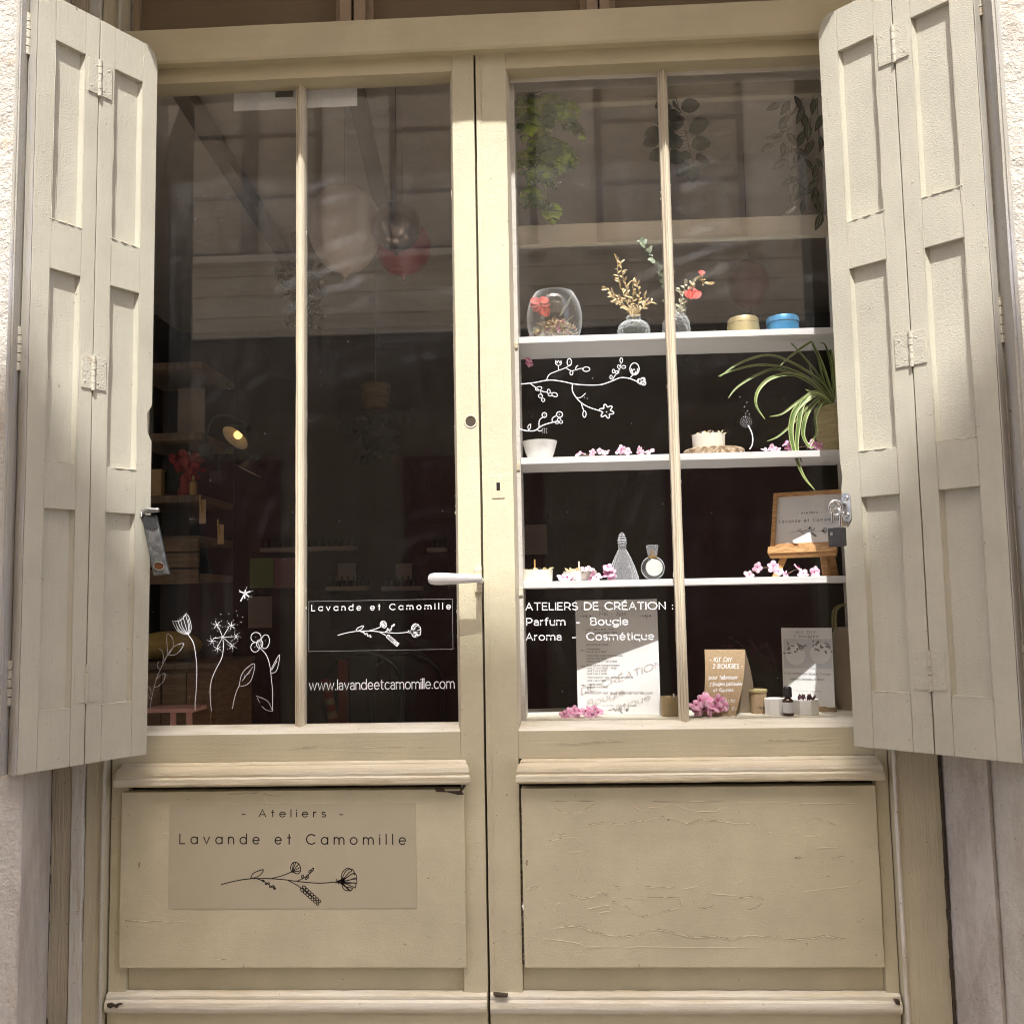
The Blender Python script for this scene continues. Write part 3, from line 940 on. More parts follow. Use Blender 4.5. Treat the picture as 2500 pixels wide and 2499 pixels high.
        crack_lines(pm, [[(0, 380), (110, 385), (200, 400), (310, 405)], [(110, 390), (150, 440), (330, 470), (520, 495), (660, 520), (760, 545), (900, 570), (1100, 580)], [(1350, 1250), (1420, 1238), (1490, 1250)], [(1430, 1500), (1480, 1480)]], 600, 1799, -.0105, .0012)
        crack_lines(pm, [[(810, 1240), (900, 1232), (1060, 1245), (1240, 1240)], [(1085, 640), (1140, 655)], [(1530, 385), (1640, 382), (1760, 380)], [(1440, 1490), (1530, 1500)]], 0, 1799, -.0105, .0014)
    pm.build('lower_panel', ['door_paint_plain', 'chip_edge', 'crack_brown'], d)
    MB().box(wl + .0005, wr - .0005, .0145, .045, .2845, .3445, .002, jit=.0007).build('bottom_rail', 'door_paint_plain', d)
    bp = [(.01, .2875), (-.004, .286), (-.011, .282), (-.0125, .2775), (-.0115, .274), (-.019, .270), (-.022, .262), (-.0215, .254), (-.0175, .2475), (-.012, .2455), (-.012, .2425), (.01, .242)]
    rings = []
    for i in range(K + 1):
        q = i / K
        rings.append([Vector((x0 + .0015 + (x1 - x0 - .003) * q, p[0] + .0012 * noise.noise((q * 40, p[1] * 60, x0 + 2)), p[1] + .0014 * noise.noise((q * 30, p[1] * 40, x0 + 9)))) for p in bp])
    MB().loft(rings).build('base_moulding', 'base_moulding_paint', d)
    MB().box(x0 + .002, x1 - .002, -.006, .045, .13, .2415, .002, jit=.001).build('plinth', 'rail_paint', d)
    return d
left = leaf_door('left leaf of the beige shop door with white lever handle and bare dark glass', -.9045, .0088, -.862, -.0475, -.8745, -.0395, True)
right = leaf_door('right leaf of the beige shop door with display shelves behind its glass', .0138, .9600, .0915, .9300, .0965, .9265, False)
MB().box(-.010, .034, .0462, .062, .13, 2.62, .002).build('rebate_strip', 'crack_dark', right)
MB().box(.0262, .0278, -.0012, .001, .30, 2.60, .0006).build('astragal_line', 'rail_paint', right)
# paint loss along the panel edges
mb = MB()
for k in range(34):
    z = .352 + k * .012
    if noise.noise((k * .7, 2, 1)) > -.25:
        mb.box(.0915, .0945 + .001 * noise.noise((k, 1, 1)), -.0008, .004, z, z + .0125 * (.6 + .4 * noise.noise((k * 1.3, 0, 0))), 0)
mb.build('paint_loss', 'crack_dark', right)
mb = MB()
P = [(1270, 345), (1330, 345), (1345, 362), (1440, 360), (1470, 310), (1480, 330), (1455, 365), (1470, 385), (1430, 388), (1360, 370), (1285, 368)]
mb.prism([(at(600 + p[0] / 2.7586, 1799 + p[1] / 2.7586, -.011).x, at(600 + p[0] / 2.7586, 1799 + p[1] / 2.7586, -.011).z) for p in P], -.0112, -.004)
mb.build('paint_loss', 'crack_dark', left)
for dd, PP in ((left, ((262, 2449), (272, 2447), (281, 2451), (292, 2447), (300, 2449), (290, 2453), (287, 2459), (278, 2456), (270, 2460), (262, 2456))), (right, ((2184, 2440), (2196, 2441), (2197, 2452), (2188, 2450))), (right, ((1204, 2424), (1240, 2428), (1238, 2433), (1210, 2433)))):
    mb = MB()
    mb.prism([(at(p[0], p[1], -.0215).x, at(p[0], p[1], -.0215).z) for p in PP], -.0232, -.010)
    mb.build('paint_loss', 'crack_dark', dd)
# holes for locks
c = at(1149, 1029, 0)
mb = MB()
mb.lathe([(.0125, 0), (.0135, .0015), (.0155, .0018), (.017, 0)], c, 20, Matrix.Rotation(R(90), 4, 'X'))
mb.build('lock_ring', 'moulding_paint', left)
MB().lathe([(.0001, .0004), (.0128, .0004)], c, 16, Matrix.Rotation(R(90), 4, 'X'), caps=False).build('lock_hole', 'crack_dark', left)
a, b_ = at(1200, 1162, 0), at(1232, 1216, 0)
MB().box(a.x, b_.x, -.0018, .001, b_.z, a.z, .0012, jit=.0008, step=.012).build('keyhole_plate', 'door_paint', right)
a, b_ = at(1212, 1178, 0), at(1221, 1197, 0)
MB().box(a.x, b_.x, -.0022, -.001, b_.z, a.z, .0002).build('keyhole', 'void', right)
# lever handle
hy = -.060
e0, e1 = at(1046, 1413, hy), at(1177, 1412, hy)
h = MB().box(at(1158, 1380, 0).x, at(1176, 1380, 0).x, -.007, .001, at(1167, 1446, 0).z, at(1167, 1380, 0).z, .003, jit=.0006, step=.02).build('lever_handle', 'moulding_paint', left)
mb = MB()
prof = [(0, .0022), (.015, .0085), (.05, .0125), (.12, .0145), (.25, .0148), (.5, .0130), (.75, .0108), (.93, .0096), (.985, .0085), (1, .005)]
rings = []
for q, rr in prof:
    cc = e0.lerp(e1, q) + Vector((0, -.010 * (1 - q) ** 2, 0))
    rings.append([cc + Vector((0, math.cos(a) * rr * .78, math.sin(a) * rr)) for a in [2 * math.pi * j / 18 for j in range(18)]])
mb.loft(rings).build('grip', 'white_lever', h)
mb = MB()
cs = at(1168, 1413, hy)
mb.tube([(cs.x, .0, cs.z - .002), (cs.x, hy + .004, cs.z - .002)], .0085, 14)
mb.build('spindle', 'white_lever', h)

# black lettering on the lower panel of the left leaf
PY = -.0112
def on(px, py, Y):
    return at(px, py, Y)
a, b_ = on(414.4, 1964, PY), on(1017, 2216, PY)
sg = MB().box(a.x, b_.x, -.0116, -.0100, b_.z, a.z, .0003).build('sign_film', 'sticker_film', left)
mb = MB()
ly = -.01195
lay(mb, '- Ateliers -', on(591, 1993, ly), on(837, 1993.5, ly), .0165, .0022, sp=.62, geo=True)
mb.build('lettering', 'vinyl_black', left)
mb = MB()
lay(mb, 'Lavande et Camomille', on(439, 2058.5, ly), on(990, 2060.5, ly), .0225, .0028, sp=.66, geo=True)
mb.build('lettering', 'vinyl_black', left)
mb = MB()
logo(mb, on(540, 2158, ly), (1, 0, 0), (0, 0, 1), (on(872, 2158, ly) - on(540, 2158, ly)).length, .0021)
mb.build('flower_emblem', 'vinyl_black', left)

# white lettering and pen drawings on the glass
GY = .0513
mb = MB()
lay(mb, 'Lavande et Camomille', on(761, 1490.5, GY), on(1100, 1486, GY), .0142, .0020, sp=.62, geo=True)
mb.build('lettering', 'vinyl_white', left)
mb = MB()
logo(mb, on(825, 1550, GY), (1, 0, .01), (0, 0, 1), .209, .0017)
mb.build('flower_emblem', 'vinyl_white', left)
a, b_ = on(754, 1468, GY), on(1106, 1584, GY)
mb = MB()
for (xa, za), (xb, zb_) in (((a.x, a.z), (b_.x, a.z)), ((b_.x, a.z), (b_.x, b_.z)), ((b_.x, b_.z), (a.x, b_.z)), ((a.x, b_.z), (a.x, a.z))):
    mb.ribbon([(xa, za), (xb, zb_)], .0007, lambda u, v: Vector((u, GY, v)))
mb.build('sticker_outline', 'sticker_edge', left)
mb = MB()
lay(mb, 'www.lavandeetcamomille.com', on(755, 1684, GY), on(1109, 1679.5, GY), .0238, .0022, sp=.20)
mb.build('web_address', 'vinyl_white', left)
for s_, xa, xb, y in (('ATELIERS DE CRÉATION :', 1284, 1643, 1488.5), ('Parfum  -  Bougie', 1286, 1533, 1526), ('Aroma  -  Cosmétique', 1285, 1596, 1562.5)):
    mb = MB()
    lay(mb, s_, on(xa, y, GY), on(xb, y - (xb - xa) * .006, GY), .0172, .0025, sp=.25)
    mb.build('lettering', 'vinyl_white', right)

def draw(lines, ox, oy, sc, name, parent, wd, jit=.0, curved=True):
    mb = MB()
    for L in lines:
        wd_ = wd
        if isinstance(L, tuple) and isinstance(L[0], float):
            wd_, L = wd * L[0], L[1]
        P = [(p[0], p[1]) for p in (cat_rom(L, 6) if curved and len(L) > 2 else L)]
        W = [at(ox + p[0] / sc, oy + p[1] / sc, GY) for p in P]
        mb.ribbon([(q.x, q.z) for q in W], wd_, lambda u, v: Vector((u, GY, v)), 9)
    return mb.build(name, 'pen_white', parent)
def star(cx, cy, r, k, a0=0, dots=True):
    o = []
    for i in range(k):
        a = R(a0 + 360 * i / k)
        o.append([(cx, cy), (cx + r * math.cos(a), cy + r * math.sin(a))])
        if dots:
            o.append([(cx + r * 1.5 * math.cos(a + .2), cy + r * 1.5 * math.sin(a + .2))])
    return o
F1 = [[(95, 1765), (110, 1650), (150, 1490), (200, 1370), (260, 1250), (300, 1200)], [(255, 1270), (245, 1090), (290, 1110), (302, 1160), (296, 1210), (258, 1268)], [(258, 1268), (300, 1200), (390, 1165), (370, 1220), (320, 1265), (262, 1270)], [(205, 1340), (215, 1280), (200, 1230), (178, 1215)], [(170, 1325), (162, 1370), (180, 1395)], [(150, 1490), (165, 1470), (210, 1435), (230, 1445), (215, 1500), (170, 1545), (130, 1555)], [(80, 1545), (100, 1575), (105, 1620)], [(80, 1620), (92, 1650), (107, 1660)]]
F2 = [[(295, 970), (350, 966), (385, 945), (415, 905)], [(415, 905), (440, 930), (462, 1010), (455, 1060), (430, 1085), (380, 1075), (330, 1040), (295, 970)], [(322, 972), (350, 1040), (425, 1082)], [(345, 968), (370, 1030), (427, 1080)], [(368, 955), (385, 1020), (430, 1080)], [(390, 935), (412, 1010), (432, 1080)], [(412, 915), (436, 1000), (435, 1080)], [(435, 950), (450, 1030), (437, 1082)]]
F2 += [[p] for p in ((297, 963), (315, 963), (343, 955), (360, 946), (377, 936), (392, 922), (405, 910), (417, 895))]
F2 += [(1.4, [(435, 1088), (480, 1160), (500, 1260), (512, 1400), (505, 1600), (497, 1680), (497, 1755)])]
F3 = [(1.3, [(745, 1130), (748, 1200), (735, 1290), (690, 1380), (650, 1470), (630, 1570), (635, 1700), (642, 1765)])]
F3 += [[(742, 1110), p] for p in ((705, 1020), (795, 1025), (665, 1120), (700, 1190), (860, 1105), (820, 1180))]
F3 += star(690, 1002, 36, 6, 10) + star(818, 1008, 36, 6, 40) + star(648, 1145, 30, 6, 0) + star(696, 1212, 30, 6, 25) + star(823, 1190, 30, 6, 12) + star(860, 1105, 28, 6, 0)
F3 += [(2.0, [(742 + 9 * math.cos(k), 1110 + 9 * math.sin(k)) for k in range(8)])]
F3 += [(1.3, [p]) for p in ((725, 908), (797, 902), (862, 876), (873, 918), (920, 932), (905, 976))]
F4 = [(2.4, s_) if len(s_) > 1 else s_ for s_ in [[(938, 720), q] for q in ((895, 705), (945, 690), (985, 705), (975, 750), (938, 765), (903, 788))]] + [(1.4, [p]) for p in ((890, 695), (955, 670), (1003, 698), (995, 750), (965, 775))]
F5 = [(1.2, ell(1038, 1112, 45, 44)), (1.2, ell(1120, 1150, 37, 62, rot=8)), (1.2, ell(1030, 1200, 38, 42)), (1.3, ell(1070, 1170, 28, 37)), [(1036, 1112)], [(1122, 1140)], [(1028, 1198)]] + [[(1070 + 12 * math.cos(k), 1168 + 16 * math.sin(k))] for k in range(6)]
F5 += [(1.2, [(1075, 1207), (1130, 1270), (1160, 1360), (1175, 1480), (1185, 1600), (1185, 1765)]), [(1170, 1410), (1185, 1370), (1245, 1268), (1238, 1350), (1215, 1415), (1175, 1430)], [(1180, 1400), (1225, 1320)], (.8, [(1185, 1765), (1150, 1690), (1100, 1655), (1040, 1633)]), (.7, [(1050, 1650), (1070, 1692)]), (.8, [(1090, 1725), (1130, 1758), (1185, 1768)])]
F6 = [(.9, [(828, 1745), (850, 1640), (872, 1575), (890, 1540)]), (.8, [(890, 1540), (905, 1460), (940, 1400), (1020, 1345), (1020, 1410), (990, 1500), (940, 1540), (893, 1542)]), (.7, [(915, 1500), (960, 1440), (1012, 1372)]), (.6, [(935, 1470), (932, 1440)]), (.6, [(960, 1440), (985, 1430)])]
for F in (F1, F2, F3, F4, F5, F6):
    draw(F, 340, 1250, 3.6425, 'pen_drawing', left, .0012 if F is not F1 else .0009)
BR = [(1.5, [(200, 655), (290, 645), (390, 628), (480, 638), (560, 655), (660, 662), (740, 658), (810, 635), (870, 612), (930, 618), (985, 640)]), (1.2, [(370, 628), (390, 590), (440, 568), (500, 545), (535, 520)]), (1.3, ell(524, 508, 15, 24)), [(527, 508)], [(450, 565), (450, 530)], (1.2, [(432, 495), (432, 518), (450, 530), (468, 520), (468, 497)]), [(432, 495), (442, 512), (450, 496), (460, 512), (468, 497)],
      (1.1, [(500, 545), (540, 565), (600, 550), (620, 552)]), (1.2, ell(638, 555, 24, 15)), (1.1, ell(538, 580, 10, 14)), (1.2, [(566, 560), (570, 540), (582, 530)]),
      [(815, 628), (830, 600), (860, 560), (872, 520)], (1.1, ell(874, 495, 9, 16)), ell(858, 540, 8, 14, rot=-20), ell(890, 540, 14, 10), ell(822, 568, 9, 12), ell(845, 575, 13, 9), ell(805, 608, 8, 12),
      (1.2, [(935, 612), (950, 595)]), (1.3, ell(963, 553, 31, 40)), (1.2, arc(963, 560, 20, 26, -20, 200)), (1.2, arc(960, 570, 11, 14, 0, 300)),
      (1.5, ell(995, 635, 13, 15)), (1.4, ell(1020, 625, 14, 13)), (1.4, ell(1025, 648, 14, 14)), (1.3, ell(1010, 637, 20, 20)),
      (1.3, [(262, 652), (300, 680), (330, 700), (380, 712)]), (1.1, ell(318, 685, 22, 12, rot=-15)), (1.1, ell(385, 705, 10, 15)), (1.2, ell(425, 726, 20, 13, rot=20)), ell(330, 735, 14, 12), ell(348, 762, 11, 11), [(330, 700), (335, 730)], ell(395, 725, 14, 10),
      (1.5, [(545, 658), (545, 700), (570, 745), (610, 785), (660, 812), (730, 835)]), (1.1, [(570, 745), (600, 745), (630, 720)]), [(632, 718)], [(645, 752)], [(625, 745)], (1.3, [(605, 785), (612, 810), (622, 835)]), (1.2, ell(626, 857, 11, 22)),
      (1.5, [(775 + (38 + 12 * math.sin(6 * k / 36 * 2 * math.pi)) * math.cos(k / 36 * 2 * math.pi), 838 + (38 + 10 * math.sin(6 * k / 36 * 2 * math.pi)) * math.sin(k / 36 * 2 * math.pi)) for k in range(37)]), (1.6, [(775, 842)]),
      (1.6, [(188, 955), (230, 968), (290, 968), (340, 935), (400, 915), (445, 905)]), [(250, 968), (245, 940), (262, 925), (262, 948), (250, 966)], (1.3, [(320, 945), (322, 900), (345, 878)]), (1.5, ell(356, 863, 15, 16)), [(357, 863)], (1.3, [(410, 910), (410, 885), (440, 865)]), (1.5, ell(458, 860, 20, 19)), (1.4, [(457, 860)]), ell(455, 895, 12, 10), ell(468, 910, 11, 10), ell(440, 912, 12, 9), [(305, 960), (325, 972), (340, 965)]] + [(.9, [(345 + 12 * (k % 3), 955 + 13 * (k // 3))]) for k in range(9)]
draw(BR, 1200, 700, 2.7586, 'pen_drawing', right, .0016)
DN = [(1.5, [(1730, 935), (1750, 975), (1760, 1020), (1755, 1065), (1740, 1092)])] + [(.75, [(1715 + r_ * math.cos(a), 908 + r_ * math.sin(a))]) for r_, k in ((36, 15), (23, 10), (10, 5)) for a in [2 * math.pi * i / k for i in range(k)]] + [(.9, [p]) for p in ((1673, 742), (1720, 778), (1704, 808), (1725, 836), (1713, 853), (1737, 858), (1711, 875))]
draw(DN, 1200, 700, 2.7586, 'pen_drawing', right, .0017)
# ------------------------------------------------------------------ folding shutters
def shutter(label, A, Bp, sgn, notch):
    d = Vector((Bp[0] - A[0], Bp[1] - A[1], 0))
    L = d.length
    root = thing('folding_shutter', label, 'shutter', (A[0], A[1], 0), math.atan2(d.y, d.x), 'shutters folded back beside the door')
    Z0, Z1 = .8545, 2.61
    fold = .49
    y0, y1 = 0.0, sgn * .030
    lo, hi = min(y0, y1), max(y0, y1)
    pl, ph = min(sgn * .0135, sgn * .024), max(sgn * .0135, sgn * .024)
    ZP = ((.983, 1.423), (1.530, 1.965), (2.080, 2.505))
    for k, (s0, s1, p0, p1) in enumerate(((0, fold - .003, .137, .375), (fold + .003, 1.0, .618, .868))):
        mb = MB()
        s0, s1, p0, p1 = s0 * L, s1 * L, p0 * L, p1 * L
        jt = dict(jit=.0008, step=.07)
        mb.box(s0, p0, lo, hi, Z0, Z1, .0025, **jt)
        if k == 0:
            mb.box(p1, s1, lo, hi, Z0, Z1, .0025, **jt)
        else:
            out = [(p1, Z0), (s1, Z0)]
            if notch:
                out += [(s1 + .001, 1.30), (s1, 1.605), (s1 - .011, 1.625), (s1 - .013, 1.672), (s1 - .002, 1.69), (s1, 1.70)]
            else:
                out += [(s1, 1.45), (s1 - .004, 1.475), (s1 - .001, 1.505), (s1, 1.52)]
            out += [(s1, Z1 - .040), (s1 - .010, Z1 - .012), (s1 - .026, Z1), (p1, Z1)]
            mb.prism(out, lo, hi, .002)
        for z0, z1 in ((Z0, ZP[0][0]), (ZP[0][1], ZP[1][0]), (ZP[1][1], ZP[2][0]), (ZP[2][1], Z1)):
            mb.box(p0 - .0002, p1 + .0002, lo + (.0006 if sgn > 0 else .0), hi - (.0 if sgn > 0 else .0006), z0, z1, .0022, **jt)
        for z0, z1 in ZP:
            mb.box(p0 - .004, p1 + .004, pl, ph, z0 - .004, z1 + .004, .001, jit=.0012, step=.06)
            # soft paint fillet in the lit corner of the panel
            for xx, dx in ((p0, 1), (p1, -1)):
                t0 = sgn * .0035
                t1 = sgn * .0136
                mb.prism([(xx - dx * .0008, t0), (xx + dx * .0065, t1), (xx - dx * .0008, t1)], z0 + .0005, z1 - .0005, axis='z')
        for z0, z1 in ZP:       # paint ridges along the panel bottoms and the rail joints
            for zz, xa, xb, rr in ((z0, p0 - .004, p1 + .004, .0012),):
                Q = [Vector((xa + (xb - xa) * i / 24, 0, zz + .0016 * noise.noise((i * .5, zz * 9, k)))) for i in range(25)]
                R_ = [rr * max(.05, .45 + 1.5 * noise.noise((i * .33, zz * 5, k + 3))) for i in range(25)]
                mb.tube(Q, R_, 5)
        for xx in (p0, p1):
            Q = [Vector((xx + .0006 * noise.noise((i * .8, xx * 30, 1)), 0, Z0 + .01 + (Z1 - Z0 - .05) * i / 60)) for i in range(61)]
            mb.tube(Q, [.0009 * max(.05, .3 + 1.8 * noise.noise((i * .41, xx * 40, 2))) for i in range(61)], 5)
        for i in range(70):       # lumps and runs of old paint
            q = (random.uniform(s0 + .005, p0 - .005) if random.random() < .5 else random.uniform(p1 + .005, s1 - .006), random.uniform(Z0 + .03, Z1 - .06))
            mb.ball((q[0], 0, q[1]), random.uniform(.0008, .0020), 6, (1, .55, random.uniform(.8, 1.8)))
        o = mb.build('shutter_leaf', 'shutter_paint', root, local=True)
        mb = MB()
        for z0, z1 in ZP:       # ridges where rail meets stile
            pass
    f = -sgn
    for z0, z1, th in ((2.416, 2.507, .0030), (1.704, 1.786, .0026), (.989, 1.078, .0016)):
        mb = MB()
        for a, b_ in ((.397, fold - .008), (fold + .008, .592)):
            ya, yb = sorted((f * th, -f * .001))
            mb.box(a * L, b_ * L, ya, yb, z0 + .003, z1 - .003, .0007, jit=.0006, step=.012)
            for zz in (z0 + .018, z1 - .018):
                mb.ball(((a + b_) / 2 * L + .006 * (1 if zz > z0 + .03 else -1), f * th, zz), .0028, 8, (1, .35, 1))
        n_ = 5
        for i in range(n_):
            za = z0 + (z1 - z0) * i / n_
            zb_ = z0 + (z1 - z0) * (i + 1) / n_ - .0012
            mb.tube([(fold * L + .0006 * math.sin(i * 3), f * (th - .0012), za), (fold * L, f * (th - .0012), zb_)], .0052 + .0005 * math.sin(i * 2.3), 10)
        mb.build('fold_hinge', 'hinge_paint', root, local=True)
    # outer edge: fixed batten, knuckles
    mb = MB()
    ex = sgn * .0305
    rot = root.rotation_euler.z
    mb.box(-.0035, -.0008, min(0, ex), max(0, ex), Z0, Z1, .0008, jit=.0007, step=.06)
    mb.build('edge_lipping', 'shutter_edge_paint', root, local=True)
    for z0, z1 in ((2.455, 2.555), (1.725, 1.825), (.998, 1.095)):
        mb = MB()
        for i in range(5):
            za = z0 + (z1 - z0) * i / 5
            mb.tube([(-.006, sgn * .031, za), (-.006, sgn * .031, za + (z1 - z0) / 5 - .0022)], .0070, 10)
        mb.build('pin_hinge', 'hinge_paint', root, local=True)
    return root, L
SL, LL = shutter('cream folding shutter with steel latch hanging from its edge, left of the door', (-.951, -.335), (-.788, -.07), 1, True)
SR, LR = shutter('cream folding shutter holding a padlock staple, right of the door', (1.125, -.32), (.864, -.07), -1, False)
for a, b_, lb in ((-.9935, -.9805, 'narrow cracked batten on the wall carrying the shutter with the latch'), (1.151, 1.168, 'narrow cracked batten on the wall carrying the shutter with the padlock')):
    mb = MB().box(a, b_, -.350, WY + .001, .8535, 3.05, .002, jit=.0012, step=.07)
    mb.tube([((a + b_) / 2, -.351, .86 + k * .1) for k in range(22)], .0032, 6)
    o = mb.build('shutter_batten', 'shutter_edge_paint', loc=((a + b_) / 2, -.32, .8535))
    tag(o, lb, 'batten', 'battens carrying the shutters')

# steel latch that hangs from the left shutter
YL = -.094
lat = MB()
c4 = [at(345, 1256, YL), at(380, 1257, YL), at(411, 1401, YL), at(374, 1405, YL)]
inv = Matrix.Translation((-.951, -.335, 0)) @ Matrix.Rotation(SL.rotation_euler.z, 4, 'Z')
inv = inv.inverted()
def outl(c4, rr=.10, k=4):
    u_, v_ = c4[1] - c4[0], c4[3] - c4[0]
    return c4
def slab(mb, c, th, bev):
    t = bmesh.new()
    a = [t.verts.new(p) for p in c]
    b_ = [t.verts.new(p + Vector((0, th, 0))) for p in c]
    t.faces.new(a)
    t.faces.new(b_[::-1])
    k = len(c)
    for i in range(k):
        t.faces.new((a[i], b_[i], b_[(i + 1) % k], a[(i + 1) % k]))
    bmesh.ops.recalc_face_normals(t, faces=t.faces[:])
    if bev:
        bmesh.ops.bevel(t, geom=t.edges[:], offset=bev, segments=3, affect='EDGES', profile=.6)
    return mb.take(t)
slab(lat, c4, .012, .0035)
lat.bm.transform(inv)
lat = lat.build('latch', 'latch_steel', SL, local=True)
ORG[lat.name] = Vector()
def bil(u, v, y=0.0):
    p = c4[0].lerp(c4[1], u).lerp(c4[3].lerp(c4[2], u), v)
    return p + Vector((0, y, 0))
mb = MB()
slab(mb, [bil(.02, .0, -.0008), bil(.98, .0, -.0008), bil(.98, .22, -.0008), bil(.6, .27, -.0008), bil(.3, .25, -.0008), bil(.02, .2, -.0008)], .003, .0006)
mb.bm.transform(inv)
mb.build('scuffed_top', 'latch_black', lat, local=True)
mb = MB()
for u in (.28, .62):
    slab(mb, [bil(u, .22, -.0008), bil(u + .07, .22, -.0008), bil(u + .07, .52, -.0008), bil(u, .52, -.0008)], .002, .0004)
mb.tube([at(347, 1247, -.088), at(362, 1243, -.10), at(388, 1245, -.10)], .0045, 10)
mb.tube([at(346, 1247, -.088), at(346, 1262, -.092)], .004, 8)
mb.tube([at(349, 1252, -.078), at(349, 1252, -.10)], .003, 8)
slab(mb, [at(352, 1240, -.098), at(386, 1239, -.098), at(388, 1250, -.098), at(354, 1253, -.098)], .01, .003)
ring = [bil(.5 + .34 * math.cos(a) * (1.0), .855 + .062 * math.sin(a), -.0012) for a in [2 * math.pi * i / 24 for i in range(25)]]
mb.bm.transform(inv)
mb.build('hook', 'steel', lat, local=True)
mb = MB().tube(ring, .0013, 6)
mb.bm.transform(inv)
mb.build('button_ring', 'steel', lat, local=True)
mb = MB()
slab(mb, [bil(.5 + .31 * math.cos(a), .855 + .055 * math.sin(a), -.001) for a in [2 * math.pi * i / 18 for i in range(18)]], .003, 0)
mb.bm.transform(inv)
mb.build('button', 'amber_button', lat, local=True)

# staple and open padlock on the right shutter
f = 1
mb = MB()
mb.prism([(LR * q, z) for q, z in ((.935, 1.376), (.95, 1.368), (.985, 1.371), (.998, 1.385), (.998, 1.425), (.985, 1.437), (.95, 1.436), (.936, 1.428))], .0001, .0042, .001)
for z in (1.384, 1.424):
    mb.ball((LR * .962, .0045, z), .0062, 14, (1, .35, 1))
sp = mb.build('staple_plate', 'steel', SR, local=True)
c = at(2040, 1240, -.088)
inv = (Matrix.Translation((1.125, -.32, 0)) @ Matrix.Rotation(SR.rotation_euler.z, 4, 'Z')).inverted()
axd = (Matrix.Rotation(R(28), 3, 'Z') @ (CAM - c).normalized())
ux = axd.cross(Vector((0, 0, 1))).normalized()
mb = MB()
mb.tube([c + ux * (.0150 * math.cos(a)) + Vector((0, 0, 1)) * (.0165 * math.sin(a)) for a in [2 * math.pi * i / 26 for i in range(27)]], .0043, 10)
mb.tube([c - ux * .012 + Vector((0, 0, .009)), c - ux * .026 + Vector((.004, .014, .010))], .0042, 8)
mb.tube([c - ux * .012 - Vector((0, 0, .009)), c - ux * .026 + Vector((.004, .014, -.010))], .0042, 8)
mb.bm.transform(inv)
mb.build('staple_ring', 'chrome', sp, local=True)
pc = at(2044, 1310, -.108)
pad = thing('padlock', 'open black padlock with chrome shackle hanging from a staple on a shutter', 'padlock', pc, R(-61))
mb = MB().box(-.019, .019, -.0105, .0105, -.0225, .021, .003, seg=3)
mb.build('lock_body', 'padlock_black', pad, local=True)
mb = MB()
pts = [(.012, 0, .018), (.012, 0, .052)] + [(.0 + .012 * math.cos(a), 0, .054 + .012 * math.sin(a)) for a in [R(15 * i) for i in range(1, 12)]] + [(-.012, 0, .052), (-.012, 0, .031)]
mb.tube(pts, .0036, 10)
mb.build('shackle', 'chrome', pad, local=True)
MB().box(-.010, -.003, -.0112, -.0104, .003, .011, .0003).build('mark', 'steel', pad, local=True)
# ------------------------------------------------------------------ display shelves behind the right leaf
cab = thing('display_shelves', 'white painted window display with three shelves behind the right glass', 'shelf unit', (.5, .07, .895))
Z1S, Z2S, Z3S, ZSILL = 1.8715, 1.560, 1.2475, .907
MB().box(.080, .1085, .0600, .215, .893, 2.60, .0015, jit=.0006).build('upright', 'cabinet_paint', cab)
MB().box(.940, .960, .0600, .215, .893, 2.60, .0015, jit=.0006).build('upright', 'cabinet_paint', cab)
for z in (Z1S, Z2S, Z3S):
    MB().box(.1087, .9398, .0580, .225, z - .0165, z, .0012, jit=.0005, step=.05).build('shelf', 'shelf_paint', cab)
mb = MB().box(.1067, .9398, .195, .214, 2.567, 2.60, .001)
mb.box(.1067, .9398, .188, .214, 2.557, 2.567, .002)
mb.build('top_rail', 'inner_rail_paint', cab)
mb = MB().box(.1067, .9398, .192, .213, 2.168, 2.219, .0015, jit=.0006)
a, b_ = at(1680, 0, .19).x, at(1724, 0, .19).x
mb.box(a, b_, .1905, .193, 2.180, 2.197, .0008)
mb.box(.1067, .9398, .1895, .213, 2.1615, 2.1685, .0012)
mb.build('middle_rail', 'inner_rail_paint', cab)
mb = MB().box(.066, .975, .064, .32, .880, ZSILL, .002, jit=.0006)
mb.build('sill_board', 'sill_paint', cab)
for z in (1.86, 1.546, 1.23):
    MB().box(.097, .1075,   .0565, .0610, z - .018, z + .002, .002, jit=.0012, step=.008).build('shelf_clip', 'moulding_paint', cab)

def scatter_leaves(mb, stems, L, W, dens, spread=.9, seed=1, tip=True, prof=None):
    rnd = random.Random(seed)
    for st in stems:
        P = cat_rom(st, 6)
        mb.tube(P, .0009, 5, .0005)
        n_ = max(3, int((P[-1] - P[0]).length / dens))
        for i in range(n_):
            q = (i + .6) / n_
            k = min(len(P) - 2, int(q * (len(P) - 1)))
            p = P[k].lerp(P[k + 1], q * (len(P) - 1) - k)
            d = (P[k + 1] - P[k]).normalized()
            a = rnd.uniform(0, 6.28)
            o_ = d.orthogonal().normalized()
            side = (Matrix.Rotation(a, 3, d) @ o_)
            dr = (d * rnd.uniform(.4, 1.0) + side * spread).normalized()
            kw = dict(prof=prof) if prof else {}
            mb.leaf(p, dr, Vector((rnd.uniform(-.6, .6), -1, rnd.uniform(-.2, .6))), L * rnd.uniform(.7, 1.2), W * rnd.uniform(.8, 1.15), fold=rnd.uniform(.1, .5), bend=rnd.uniform(-.1, .5), **kw)
    return mb
ROUND = ((0, .1), (.12, .62), (.35, 1), (.6, .98), (.85, .62), (1, .1))

